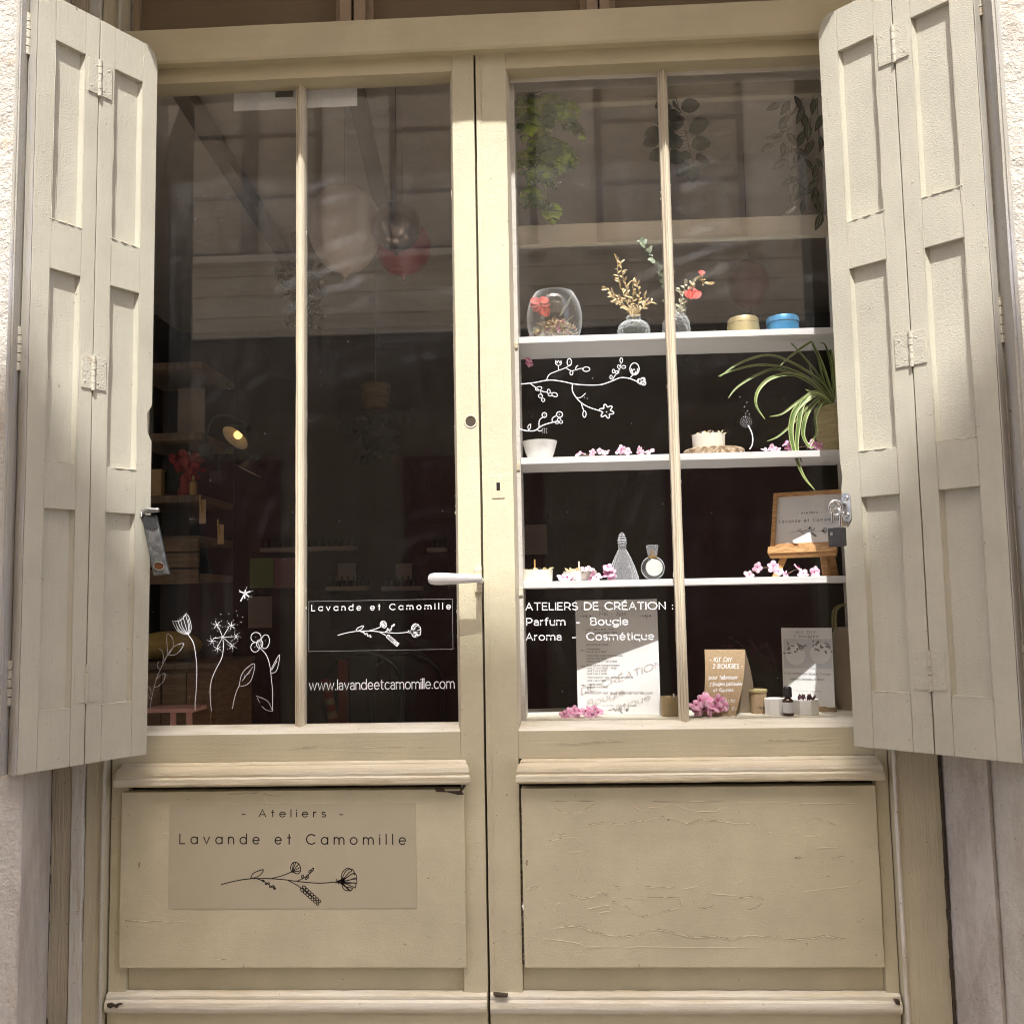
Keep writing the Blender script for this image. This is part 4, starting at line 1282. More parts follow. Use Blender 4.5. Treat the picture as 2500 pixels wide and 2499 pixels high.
# -- top shelf
bc = Vector((at(1354.5, 822, .147).x, .147, Z1S))
bp = [(.0735 * math.sqrt(1 - ((z - .058) / .082) ** 2), z) for z in [.117 * i / 16 for i in range(17)]]
rim = at(1354, 703, .10).z - Z1S
k_ = rim / .117
prof = [(.001, 0)] + [(r, z * k_) for r, z in bp] + [(r - .0022, z * k_) for r, z in bp[::-1]] + [(.001, .003)]
o = MB().lathe(prof, bc, 48, caps=False).build('fish_bowl', 'bowl_glass', loc=bc, ang=60)
tag(o, 'round clear glass bowl of potpourri on the top shelf', 'glass bowl')
mb = MB()
rnd = random.Random(4)
for i in range(760):
    a = rnd.uniform(0, 6.28)
    h = rnd.random() ** 1.15 * .056
    rr = math.sqrt(rnd.random()) * (.045 + .018 * min(1, h / .03)) * (1 - .35 * max(0, h - .03) / .02)
    p = bc + Vector((rr * math.cos(a), rr * math.sin(a), .004 + h))
    d = Vector((rnd.uniform(-1, 1), rnd.uniform(-1, 1), rnd.uniform(-.3, .8)))
    mb.mi = rnd.choice((0, 0, 0, 1, 2, 2, 3))
    mb.leaf(p, d, Vector((rnd.uniform(-1, 1), rnd.uniform(-1, 1), 1)), rnd.uniform(.006, .016), rnd.uniform(.003, .009), fold=.5, bend=rnd.uniform(-.5, .8))
mb.mi = 2
for a, b_ in (((1370, 760), (1403, 712)), ((1366, 772), (1392, 735)), ((1378, 790), (1400, 770)), ((1350, 735), (1368, 738))):
    mb.tube([at(*a, .12), at(*b_, .13)], .0007, 5)
o = mb.build('potpourri', ['potpourri_mix', 'pink_bloom', 'dried_leaf', 'dried_gold'], loc=bc + Vector((0, 0, .003)))
tag(o, 'dried brown petals and stems heaped inside the round glass bowl', 'potpourri', kind='thing')
mb = MB()
for (x, y), L, W, ang in (((1318, 742), .026, .024, 175), ((1316, 742), .028, .024, 135), ((1318, 738), .026, .024, 30), ((1320, 742), .024, .02, 5), ((1322, 745), .026, .026, 270), ((1316, 745), .022, .024, 215), ((1326, 750), .026, .026, 300)):
    p = at(x, y, .105)
    mb.leaf(p, Vector((math.cos(R(ang)), .05, math.sin(R(ang)))), (0, -1, .3), L, W, ROUND, fold=.2, bend=.3)
o = mb.build('dried_rose', 'red_petal', loc=at(1318, 752, .095))
tag(o, 'red dried petals lying on the potpourri in the glass bowl', 'dried flower')

def vase(px, Y, zb, prof, k, fn, label, name='bud_vase', mat='vase_glass'):
    c = Vector((at(px, 800, Y).x, Y, zb))
    p = [(.001, 0)] + prof + [(max(.002, r - .003), z) for r, z in prof[::-1]] + [(.001, .004)]
    o = MB().lathe(p, c, k, caps=False, fn=fn).build(name, mat, loc=c, ang=25)
    tag(o, label, 'vase')
    return c
kn = lambda r, z, a: r + (.0022 * abs(math.sin(9 * a + (z // .0085) * 1.57)) * abs(math.sin(z / .0085 * math.pi)) if r > .02 and z < .056 else 0)
pv = [(.028, 0), (.036, .006), (.041, .018), (.042, .030), (.038, .043), (.029, .052), (.017, .056), (.019, .060), (.0205, .064), (.018, .068)]
pv = [(a[0] + (b_[0] - a[0]) * q, a[1] + (b_[1] - a[1]) * q) for a, b_ in zip(pv, pv[1:]) for q in (0, .25, .5, .75)] + [pv[-1]]
v1 = vase(1547, .14, Z1S, pv, 72, kn, 'short knobbly clear glass vase holding golden dried twigs')
k2 = lambda r, z, a: r + .0016 * math.sin(10 * a + z * 160) * (1 if r > .018 else 0)
pv2 = [(.028, 0), (.034, .01), (.0365, .03), (.034, .052), (.027, .066), (.0235, .074), (.026, .083), (.028, .09)]
pv2 = [(a[0] + (b_[0] - a[0]) * q, a[1] + (b_[1] - a[1]) * q) for a, b_ in zip(pv2, pv2[1:]) for q in (0, .33, .66)] + [pv2[-1]]
v2 = vase(1651, .15, Z1S, pv2, 60, k2, 'taller ribbed glass vase with eucalyptus behind the glazing bar')
A = lambda x, y, Y=.135: at(x, y, Y)
o = scatter_leaves(MB(), [[A(1545, 775), A(1530, 735), A(1512, 690), A(1506, 632)], [A(1545, 775), A(1538, 730), A(1522, 680), A(1516, 640)], [A(1545, 775), A(1515, 735), A(1490, 725)], [A(1520, 735), A(1495, 715), A(1475, 700)], [A(1520, 740), A(1495, 738)], [A(1545, 775), A(1545, 730), A(1546, 690)], [A(1548, 775), A(1560, 735), A(1558, 700), A(1545, 685)], [A(1548, 775), A(1570, 750), A(1592, 735)], [A(1550, 770), A(1575, 742), A(1573, 722)], [A(1548, 772), A(1530, 752), A(1515, 745)]], .015, .0062, .0062, .75, 3).build('dried_bouquet', 'dried_gold', loc=v1 + Vector((0, 0, .01)))
tag(o, 'golden dried leafy twigs standing in the knobbly glass vase', 'dried flowers')
mb = MB()
scatter_leaves(mb, [[A(1645, 770), A(1625, 700), A(1600, 640), A(1562, 588)], [A(1640, 760), A(1628, 720), A(1618, 690)]], .017, .014, .0085, .9, 8, prof=ROUND)
mb.mi = 1
scatter_leaves(mb, [[A(1655, 770), A(1680, 720), A(1690, 690)], [A(1655, 770), A(1668, 720), A(1672, 690)], [A(1650, 770), A(1662, 740), A(1660, 705)]], .016, .008, .007, .8, 5)
mb.mi = 2
scatter_leaves(mb, [[A(1660, 765), A(1685, 720), A(1702, 678), A(1718, 690)], [A(1702, 680), A(1722, 692), A(1735, 695)]], .014, .006, .006, .9, 6)
mb.mi = 3
for p_, L, W, an in (((1686, 730), .036, .030, 70), ((1690, 728), .032, .024, 40), ((1684, 728), .026, .020, 110), ((1712, 672), .016, .018, 80)):
    mb.leaf(A(*p_, .125), (math.cos(R(an)), .1, math.sin(R(an))), (.1, -1, .2), L, W, ROUND, fold=.35, bend=.2)
o = mb.build('dried_bouquet', ['eucalyptus', 'dried_leaf', 'dried_gold', 'red_petal'], loc=v2 + Vector((0, 0, .01)))
tag(o, 'eucalyptus sprig with dried red rose in the taller ribbed vase', 'dried flowers')
for px, w0, w1, y, nm, lb in ((1814.5, 41.5, 36, 768, 'gold_tin', 'gold lidded candle tin on the top shelf'), (1911, 39.5, 38, 765, 'blue_tin', 'bright blue lidded candle tin next to the gold one')):
    Yc = .125
    c = Vector((at(px, 800, Yc).x, Yc, Z1S))
    k = mm(Yc)
    zt_ = at(px, y, Yc - w1 * k).z - Z1S
    t = thing('candle_tin', lb, 'tin', c)
    r_, r2 = w0 * k, w1 * k
    MB().lathe([(.001, .0005), (r_ - .003, 0), (r_, .002), (r_ - (r_ - r2) * .6, zt_ * .66), (.001, zt_ * .67)], c, 40).build('tin_body', nm, t, ang=50)
    MB().lathe([(r2 + .0002, zt_ * .66), (r2 + .0022, zt_ * .68), (r2 + .0012, zt_ * .92), (r2 - .002, zt_), (r2 - .006, zt_ - .001), (.001, zt_ - .0015)], c, 40).build('lid', nm, t, ang=50)

# -- blossoms
PET = ((0, .15), (.18, .62), (.45, 1), (.72, .95), (.92, .55), (1, .15))
def blossom_mesh(seed, size, k=5):
    rnd = random.Random(seed)
    mb = MB()
    for i in range(k):
        a = 2 * math.pi * i / k + rnd.uniform(-.2, .2)
        mb.leaf((0, 0, 0), (math.cos(a), math.sin(a), rnd.uniform(.25, .8)), (-.3 * math.cos(a), -.3 * math.sin(a), 1), size * rnd.uniform(.85, 1.1), size * rnd.uniform(.75, 1.0), PET, fold=rnd.uniform(-.5, -.15), bend=rnd.uniform(.2, .7))
    mb.mi = 1
    for i in range(6):
        a = i * 1.05
        mb.leaf((0, 0, .001), (.5 * math.cos(a), .5 * math.sin(a), 1), (1, 0, 0), size * .35, size * .12, PET)
    return mb
PROTO = {}
def blossom(kind, k):
    key = (kind, k)
    if key not in PROTO:
        mb = blossom_mesh(k * 7 + 1, .017)
        me = bpy.data.meshes.new('blossom')
        mb.bm.to_mesh(me)
        mb.bm.free()
        me.materials.append(M[kind])
        me.materials.append(M['orchid_heart'])
        me.polygons.foreach_set('use_smooth', [True] * len(me.polygons))
        PROTO[key] = me
    return PROTO[key]
def sprig(label, pts, Y, kind='orchid', scale=1.0, stem=True, zmin=None, grp='pink blossom sprigs in the display'):
    P = [at(x, y, Y + (i % 3 - 1) * .008) for i, (x, y) in enumerate(pts)]
    if zmin:
        for p in P:
            p.z = max(p.z, zmin + .009 * scale)
    c = sum(P, Vector()) / len(P)
    c.z = min(p.z for p in P) - .008
    t = thing('blossom_sprig', label, 'flowers', c, 0, grp)
    rnd = random.Random(int(c.x * 1000))
    for i, p in enumerate(P):
        o = bpy.data.objects.new('blossom', blossom(kind, i % 4))
        COL.objects.link(o)
        o.parent = t
        o.location = p - c
        s_ = scale * rnd.uniform(.8, 1.15)
        o.scale = (s_, s_, s_)
        o.rotation_euler = (R(rnd.uniform(25, 100)), R(rnd.uniform(-30, 30)), R(rnd.uniform(-50, 50)))
    if stem and len(P) > 1:
        MB().tube(cat_rom([p + Vector((0, .006, -.003)) for p in P], 5), .0012, 6).build('stem', 'twig', t)
    return t
sprig('pink blossoms lying left of centre on the middle shelf', [(1412, 1108), (1424, 1107), (1447, 1105), (1466, 1102), (1478, 1105)], .10, 'orchid_pale', .58, zmin=Z2S)
sprig('two pink blossoms in the middle of the middle shelf', [(1508, 1102), (1519, 1097), (1532, 1102)], .10, 'orchid_pale', .66, zmin=Z2S)
sprig('two pink blossoms close to the glazing bar on the middle shelf', [(1561, 1096), (1564, 1105), (1586, 1101)], .10, 'orchid_pale', .66, zmin=Z2S)
sprig('pink blossoms between the dandelion drawing and the spider plant', [(1868, 1097), (1885, 1093), (1897, 1098)], .11, 'orchid_pale', .62, zmin=Z2S)
sprig('pink blossoms under the leaves of the spider plant', [(1918, 1082), (1930, 1090), (1985, 1084), (2000, 1090)], .095, 'orchid', .75, zmin=Z2S)
sprig('small pink blossom hanging below the top shelf at its left end', [(1289, 878), (1293, 886)], .10, 'pink_bloom', .75)
sprig('pink blossoms in front of the flower topped candle on the third shelf', [(1373, 1410), (1386, 1416), (1398, 1417), (1428, 1390), (1438, 1388), (1448, 1408), (1457, 1414)], .092, 'orchid_pale', .82, zmin=Z3S)
sprig('pink blossoms leaning on the tall pointed perfume bottle', [(1484, 1385), (1488, 1398), (1494, 1414)], .095, 'orchid', 1.0, zmin=Z3S)
sprig('long pink blossom branch lying before the small easel', [(1829, 1405), (1850, 1385), (1888, 1383), (1902, 1396), (1917, 1402), (1947, 1386), (1961, 1403), (1990, 1396)], .10, 'orchid_pale', .78, zmin=Z3S)
sprig('pink blossom heap at the foot of the workshop poster', [(1378, 1744), (1390, 1741), (1402, 1734), (1415, 1737), (1428, 1738), (1440, 1731), (1452, 1732), (1462, 1739), (1408, 1746), (1445, 1746)], .105, 'orchid', .85, False, ZSILL)
sprig('pink blossoms in front of the brown kraft sign', [(1698, 1722), (1712, 1710), (1722, 1708), (1703, 1734), (1755, 1710), (1766, 1722), (1737, 1733), (1741, 1726), (1709, 1728)], .082, 'orchid', 1.05, True, ZSILL)

# -- middle shelf
def onshelf(px, Y, z):
    return Vector((at(px, 1250, Y).x, Y, z))
def pxc(px, py, Y, z):
    """x of a thing standing at depth Y at pixel row py"""
    return Vector((at(px, py, Y).x, Y, z))
k = mm(.13)
c = pxc(1318, 1095, .125, Z2S)
h_ = at(1318, 1072, .085).z - Z2S
o = MB().lathe([(.001, 0), (.028, 0), (.030, .003), (.037, h_ * .4), (.042, h_ * .75), (.0455, h_), (.0435, h_), (.040, h_ * .75), (.034, h_ * .35), (.001, .006)], c, 40).build('mixing_bowl', 'porcelain', loc=c, ang=60)
tag(o, 'small white porcelain bowl at the left end of the middle shelf', 'bowl')
c = pxc(1742, 1095, .152, Z2S)
zt_ = at(1742, 1088, .08).z - Z2S
fnb = lambda r, z, a: r * (1 + .03 * noise.noise((math.cos(a) * 2, math.sin(a) * 2, 3)) + .012 * noise.noise((math.cos(a) * 14, math.sin(a) * 14, z * 90)))
o = MB().lathe([(.001, 0), (.074, 0), (.0785, .004), (.0785, zt_ - .003), (.075, zt_), (.001, zt_)], c, 60, fn=fnb).build('wood_slice', 'bark', loc=c)
tag(o, 'round slice of wood with bark carrying a candle', 'wood slice')
cz = c + Vector((0, 0, zt_))
cz.x = at(1731.5, 1070, .14).x
h_ = at(1731, 1054, .10).z - cz.z
t = thing('candle', 'white candle topped with petals standing on the wood slice', 'candle', cz, 0, 'candles in the window')
MB().lathe([(.001, 0), (.040, 0), (.041, .002), (.0425, h_), (.001, h_ - .001)], cz, 40).build('wax', 'ivory_wax', t)
mb = MB()
for i in range(70):
    a, rr = random.uniform(0, 6.28), math.sqrt(random.random()) * .040
    mb.mi = random.choice((0, 0, 1, 2))
    mb.leaf(cz + Vector((rr * math.cos(a), rr * math.sin(a), h_)), (random.uniform(-1, 1), random.uniform(-1, 1), random.uniform(.1, 1)), (random.uniform(-1, 1), -1, .6), .010, .006, fold=.4)
mb.build('petals', ['dried_leaf', 'dried_gold', 'dried_purple'], t)
# spider plant
pc_ = pxc(2040, 1045, .150, Z2S)
zr = at(2040, 985, .10).z - Z2S
t = thing('spider_plant', 'spider plant with long striped leaves in a ribbed straw pot', 'potted plant', pc_)
rp = [(.001, 0)]
for i in range(40):
    q = i / 39
    rp.append((.047 + .004 * q + .0010 * math.sin(i * 2.4) + .0006 * math.sin(i * 5.1), zr * q))
rp += [(.046, zr), (.044, zr * .9), (.001, zr * .88)]
MB().lathe(rp, pc_, 48).build('pot', 'pot_rope', t, ang=70)
crown = pc_ + Vector((0, 0, zr * .92))
def blade(mb, pts, Y, w_, endY=None):
    P = []
    n_ = len(pts)
    for i, (x, y) in enumerate(pts):
        q = i / (n_ - 1)
        P.append(at(x, y, Y[0] + (Y[1] - Y[0]) * q))
    P = cat_rom(P, 7)
    rows = []
    for i, p in enumerate(P):
        q = i / (len(P) - 1)
        d = (P[min(i + 1, len(P) - 1)] - P[max(i - 1, 0)]).normalized()
        nn = Vector((.15, -1, .45))
        nn = (nn - d * nn.dot(d)).normalized()
        sd = d.cross(nn)
        hw = w_ / 2 * min(1, .55 + 2 * q) * (1 - q ** 3) ** .8 + .0003
        rows.append([p - sd * hw + nn * hw * .5, p - sd * hw * .66 + nn * hw * .3, p, p + sd * hw * .66 + nn * hw * .3, p + sd * hw + nn * hw * .5])
    for a, b_, mi in ((0, 2, 1), (1, 4, 0), (3, 5, 1)):
        mb.mi = mi
        mb.loft([r_[a:b_] if mi else r_[1:4] for r_ in rows], False, False)
BL = [([(2035, 980), (2000, 930), (1930, 885), (1870, 868), (1800, 890), (1757, 920)], (.14, .085), .0085), ([(2035, 985), (1990, 935), (1920, 900), (1850, 892), (1790, 905), (1753, 918)], (.14, .09), .0080), ([(2033, 988), (1975, 935), (1900, 903), (1850, 915), (1800, 945), (1778, 972)], (.15, .09), .0075), ([(2030, 985), (1980, 935), (1930, 915), (1880, 925), (1850, 955), (1846, 990), (1868, 1024)], (.13, .08), .0105), ([(2033, 980), (2000, 920), (1960, 870), (1925, 832), (1914, 824)], (.16, .13), .0065), ([(2035, 975), (2010, 900), (1985, 845), (1975, 838), (1930, 870), (1905, 892)], (.13, .09), .0090),
      ([(2028, 985), (1995, 965), (1970, 975), (1940, 1005), (1930, 1050), (1938, 1100), (1960, 1160), (1990, 1197)], (.12, .060), .0150), ([(2028, 985), (1990, 960), (1960, 985), (1950, 1030), (1945, 1090), (1958, 1130)], (.12, .070), .0140), ([(2028, 988), (2000, 975), (1970, 1010), (1960, 1060), (1975, 1090), (1990, 1092)], (.125, .085), .0110), ([(2030, 990), (1990, 960), (1950, 980), (1910, 1010), (1878, 1017)], (.14, .10), .0070), ([(2030, 992), (1985, 985), (1940, 1030), (1900, 1065), (1872, 1077)], (.14, .10), .0060), ([(2030, 985), (2005, 985), (1990, 1020), (1992, 1060), (1970, 1095)], (.12, .09), .0080), ([(2036, 975), (2030, 900), (2015, 845), (2002, 838)], (.14, .12), .0080), ([(2038, 975), (2034, 890), (2028, 850)], (.13, .12), .0075), ([(2033, 975), (2010, 930), (1995, 870), (1980, 850)], (.15, .13), .0060), ([(2036, 985), (2015, 960), (1985, 920), (1975, 890)], (.15, .13), .0090), ([(2034, 990), (2010, 970), (1985, 960), (1965, 950)], (.14, .11), .0090)]
mb = MB()
for pts, Y, w_ in BL:
    blade(mb, pts, Y, w_)
mb.build('leaves', ['spider_leaf', 'spider_edge'], t, ang=80)

# -- third shelf
def candle(px, hw, ytop, Y, z, label, sides, wick, tops, mat='ivory_wax'):
    k = mm(Y)
    c = Vector((at(px, 1400 if z > 1 else 1740, Y).x, Y, z))
    r_ = hw * k
    h = at(px, ytop, Y - r_ * .9).z - z
    t = thing('candle', label, 'candle', c, 0, 'candles in the window')
    MB().lathe([(.001, 0), (r_ * .93, 0), (r_ * .95, .002), (r_, h), (r_ * .95, h), (r_ * .93, h - .004), (.001, h - .004)], c, sides, Matrix.Rotation(R(180 / sides + 8), 4, 'Z')).build('wax', mat, t, ang=40)
    if wick:
        MB().tube([c + Vector((wick[0] * k, 0, h - .004)), c + Vector((wick[0] * k, 0, h + wick[1] * k))], .0021, 8).build('wick', 'pine' if wick[1] > 25 else 'ivory_wax', t)
    if tops:
        mb = MB()
        rnd = random.Random(px)
        for i in range(tops):
            a, rr = rnd.uniform(0, 6.28), math.sqrt(rnd.random()) * r_ * .85
            mb.mi = rnd.choice((0, 0, 1))
            mb.leaf(c + Vector((rr * math.cos(a), rr * math.sin(a), h - .002)), (rnd.uniform(-1, 1), rnd.uniform(-1, 1), rnd.uniform(.2, 1.1)), (rnd.uniform(-1, 1), -1, .6), rnd.uniform(.010, .018), rnd.uniform(.006, .011), fold=.4)
        mb.build('petals', ['dried_gold', 'dried_leaf'], t)
    return t
candle(1309, 41, 1390, .125, Z3S, 'pale square candle with tall wick at the left end of the third shelf', 4 if False else 32, (-3, 26), 14)
candle(1416, 41, 1393, .135, Z3S, 'cream flower topped candle behind pink blossoms on the third shelf', 32, (-2, 24), 46)
# tall pointed bottle
c = pxc(1521.5, 1418, .125, Z3S)
k = mm(.125)
zz = lambda y: at(1521, y, .125).z - Z3S
rib = lambda r, z, a: r * (1 + (.035 * math.cos(18 * a) if r > .008 and z < zz(1345) else 0))
t = thing('perfume_bottle', 'tall cone shaped ribbed glass perfume bottle with pointed stopper', 'perfume bottle', c)
MB().lathe([(.001, 0), (.0385, 0), (.0395, .004), (.036, .016), (.0345, .021), (.030, zz(1383)), (.021, zz(1362)), (.0115, zz(1343)), (.0095, zz(1341)), (.0105, zz(1334)), (.0105, zz(1331)), (.001, zz(1330))], c, 72, fn=rib).build('flask', 'cut_glass', t, ang=30)
sp_ = [(.009, zz(1331)), (.0125, zz(1325)), (.008, zz(1323)), (.013, zz(1319)), (.0085, zz(1317)), (.0115, zz(1313)), (.007, zz(1311)), (.009, zz(1307)), (.005, zz(1305)), (.006, zz(1303)), (.001, zz(1299))]
MB().lathe(sp_, c, 24).build('stopper', 'cut_glass', t, ang=20)
c = pxc(1594, 1390, .12, Z3S)
cz = c + Vector((0, 0, .030))
t = thing('perfume_bottle', 'small round glass perfume bottle with fluted cap', 'perfume bottle', c)
rx = Matrix.Rotation(R(90), 4, 'X')
MB().lathe([(.001, -.013), (.018, -.0125), (.026, -.009), (.0302, 0), (.026, .009), (.018, .0125), (.001, .013)], cz, 40, rx).build('flask', 'bowl_glass', t, ang=60)
MB().lathe([(.001, -.010), (.0205, -.0095), (.0215, -.006), (.021, .009), (.001, .010)], cz + Vector((.003, 0, .001)), 40, rx).build('filling', 'porcelain', t, ang=60)
fl = lambda r, z, a: r * (1 + .05 * math.cos(16 * a))
MB().lathe([(.011, .030), (.0118, .036), (.0150, .0555), (.0145, .058), (.001, .058)], cz + Vector((0, 0, -.0)), 64, fn=fl).build('cap', 'cut_glass', t, ang=30)
MB().lathe([(.010, .0255), (.0115, .027), (.0115, .031), (.006, .032), (.006, .046), (.001, .047)], cz, 24).build('collar', 'gold', t, ang=40)
# framed sign on an easel
Ya, Yb = .108, .160
bl, br, tl = at(1881, 1338, .178), at(2063, 1331, .112), at(1899, 1204, .205)
ex = (br - bl).normalized()
wf = (br - bl).length
tl = bl + (tl - bl) - ex * ((tl - bl).dot(ex)) * .55
ey = (tl - bl).normalized()
hf = (tl - bl).length
en = ex.cross(ey).normalized()
MX = Matrix((ex, en * -1, ey)).transposed().to_4x4()     # local x right, y into, z up
MX.translation = bl
fr_ = thing('picture_frame', 'pine framed workshop sign leaning on a small easel', 'picture frame', bl)
bw = .0105
def fbox(mb, x0, x1, y0, y1, z0, z1, bev=.001):
    return mb.box(x0, x1, y0, y1, z0, z1, bev, mat=MX)
mb = MB()
fbox(mb, 0, bw, -.004, .010, 0, hf)
fbox(mb, wf - bw, wf, -.004, .010, 0, hf)
fbox(mb, bw, wf - bw, -.0038, .010, 0, bw)
fbox(mb, bw, wf - bw, -.0038, .010, hf - bw, hf)
mb.build('moulding', 'pine', fr_)
fbox(MB(), bw, wf - bw, .002, .006, bw, hf - bw, 0).build('card', 'paper', fr_)
mb = MB()
F = lambda u, v: MX @ Vector((u, .0016, v))
def lay_f(mb, s, u0, u1, v, cap, wd, **kw):
    lay(mb, s, F(u0, v), F(u1, v), cap, wd, ey, **kw)
lay_f(mb, '- Ateliers -', .062, .124, .090, .0062, .0009, sp=.5, geo=True)
lay_f(mb, 'Lavande et Camomille', .018, .168, .068, .0080, .0010, sp=.6, geo=True)
logo(mb, F(.045, .040), ex, ey, .094, .0008)
mb.build('lettering', 'ink', fr_)
es = thing('easel', 'small pine easel on the third shelf carrying the framed sign', 'easel', Vector((bl.x + .1, .16, Z3S)))
mb = MB()
fbox(mb, -.004, wf * .90, -.016, .012, -.018, -.0006)
fbox(mb, .0, wf * .89, -.010, .012, -.025, -.0182)
mb.build('ledge', 'pine', es)
a = MX @ Vector((wf * .35, .02, 0))
for (x0, y0, ya), (x1, y1, yb), w_ in (((1917, 1358, .172), (1893, 1412, .160), .0085), ((2010, 1352, .140), (2018, 1412, .136), .0075), ((2030, 1352, .14), (2040, 1409, .19), .0085), ((2022, 1352, .150), (2025, 1412, .150), .005)):
    p0, p1 = at(x0, y0, ya), at(x1, y1, yb)
    p1.z = Z3S
    p0.z = bl.z - .02
    dx_ = Vector((w_, 0, 0))
    dy_ = Vector((0, .008, 0))
    MB().loft([[p0 - dx_, p0 + dx_, p0 + dx_ + dy_, p0 - dx_ + dy_], [p1 - dx_, p1 + dx_, p1 + dx_ + dy_, p1 - dx_ + dy_]]).build('leg', 'pine', es)
fbox(MB(), wf * .42, wf * .42 + .012, .0225, .030, -.020, hf * .8).build('back_post', 'pine', es)

# -- on the sill: workshop poster
lf, rg = .168, .127
pbl, pbr = pxc(1411, 1742, lf, ZSILL + .001), pxc(1613.5, 1748, rg, ZSILL + .001)
ptl, ptr = at(1421, 1465, lf), at(1614, 1460.5, rg)
ptl.x = pbl.x + .002
ph_ = (ptl - pbl).length
pex = (pbr - pbl)
pw = pex.length
pex.normalize()
pey = Vector((0, .02, 1)).normalized()
pen = pex.cross(pey).normalized()
post = thing('poster', 'A4 workshop programme poster standing behind the white lettering', 'poster', pbl)
def slab3(mb, o, ux, uy, un, w_, h_, th, curl=0.0):
    k = 10
    rings = []
    for i in range(k + 1):
        v = h_ * i / k
        q = o + uy * v - un * (curl * math.sin(math.pi * i / k))
        rings.append([q, q + ux * w_, q + ux * w_ - un * th, q - un * th])
    return mb.loft(rings)
slab3(MB(), pbl, pex, pey, pen, pw, ph_, .0012).build('sheet', 'paper', post)
mb = MB()
pf = lambda u, v: pbl + pex * (u * pw) + pey * (v * ph_) + pen * .0006
def lay_p(s, u0, u1, v, cap, wd, **kw):
    lay(mb, s, pf(u0, v), pf(u1, v), cap, wd, pey, **kw)
lay_p('PLANNING ATELIERS', .08, .93, .915, .0088, .0009, sp=.5)
lay_p('Mai - Juin', .30, .62, .862, .0088, .0010, sp=.45)
TX = [(.735, 'Lundi 7 juillet à 18h30 - 17h30', .34), (.705, 'Mercredi 16 juillet à 17h30 - 19h00', .38), (.60, 'Mercredi 18 juin à 14h30', .27), (.562, 'Aromathérapie', .17), (.537, 'Mardi 24 juin à 18h30', .24), (.505, 'Crème visage et soin contour des yeux', .44), (.480, 'Mardi 20 mai à 18h30', .24), (.455, 'Samedi 23 mai et 14 juin à 10h00', .37), (.420, 'Rouge à lèvres et poudre bronzante', .40), (.395, 'Mardi 27 mai à 18h30 - 19h30', .36), (.372, 'Mardi 17 juin à 18h30', .24), (.347, 'Jeudi 5 juin à 14h30', .24), (.315, 'Fabrication de savon artisanal', .56), (.288, 'Jeudi 5 juin à 18h00', .23), (.255, 'Yoga du visage', .17), (.230, 'Samedi 24 mai à 10h00', .25)]
for v, s, wdt in TX:
    lay_p(s, .125, .125 + wdt, v, .0040, .0006, sp=.18)
lay_p('Inscription sur lavandeetcamomille.com', .095, .915, .178, .0062, .0008, sp=.18)
lay_p('Lavande et Camomille', .29, .70, .072, .0035, .0005, sp=.5, geo=True)
mb.ribbon([(u, v) for u, v in ((.685, .165), (.70, .12), (.73, .085), (.755, .072))], .0007, lambda u, v: pf(u, v))
sc_ = 1
for o_, L_ in (((.37, .035), .052), ((.05, .855), .030), ((.78, .85), .030), ((.04, .555), .013), ((.04, .415), .013), ((.04, .25), .013)):
    logo(mb, pf(*o_), pex, (pey + pex * .2).normalized(), L_, .0006)
mb.build('printing', 'soft_ink', post)
# bronze tin candle
candle(1640, 27, 1702, .115, ZSILL, 'bronze tin candle beside the poster behind the glazing bar', 36, (6, 7), 0, 'bronze_tin')

# kraft sign folded like a tent
t = thing('kraft_sign', 'folded brown kraft card with white handwriting', 'card sign', pxc(1770, 1745, .11, ZSILL))
TLk, TRk = at(1720, 1585, .118), at(1819, 1585, .118)
BLk, BRk = pxc(1714, 1745, .092, ZSILL + .0006), pxc(1795, 1747, .092, ZSILL + .0006)
SRk = pxc(1843, 1744, .150, ZSILL + .0006)
SLk = SRk - (BRk - BLk)
def kf(u, v):
    a = BLk.lerp(BRk, u)
    c_ = TLk.lerp(TRk, u)
    p = a.lerp(c_, v)
    return p + Vector((.006 * math.sin(v * math.pi) * (1 if u > .5 else .6), -.004 * math.sin(v * math.pi), 0))
mb = MB()
K = 12
mb.loft([[kf(0, i / K), kf(.5, i / K), kf(1, i / K), kf(1, i / K) + Vector((0, .0012, 0)), kf(.5, i / K) + Vector((0, .0012, 0)), kf(0, i / K) + Vector((0, .0012, 0))] for i in range(K + 1)])
mb.build('front_flap', 'kraft', t)
mb = MB()
mb.loft([[p, p + Vector((0, .0012, 0)), q + Vector((0, .0012, 0)), q] for p, q in [(SLk.lerp(TLk, i / K) + Vector((0, .0015, 0)), SRk.lerp(TRk, i / K) + Vector((.007 * math.sin(math.pi * i / K), .0015, 0))) for i in range(K + 1)]])
mb.build('back_flap', 'kraft_dark', t)
mb = MB()
def lay_k(s, u0, u1, v, cap, wd):
    pls, W = text2d(s, .25)
    d = (u1 - u0) / W
    rnd = random.Random(len(s) * 3)
    for pl in pls:
        jv = rnd.uniform(-.004, .004)
        q = [(u0 + (p[0] + .12 * p[1]) * d, v + p[1] * cap + jv) for p in pl]
        hk = .165
        mb.ribbon([(p[0] * .1, p[1] * hk) for p in q], wd, lambda a_, b__: kf(a_ / .1, b__ / hk) + Vector((0, -.0006, 0)), 8)
lay_k('- KiT DiY', .12, .66, .815, .062, .0014)
lay_k('2 BOUGiES -', .20, .95, .715, .065, .0015)
lay_k('pour fabriquer', .10, .84, .555, .052, .0013)
lay_k('2 Bougies parfumées', .13, .98, .455, .048, .0013)
lay_k('et fleuries.', .24, .78, .365, .048, .0013)
lay_k('vendu ici', .30, .86, .205, .048, .0013)
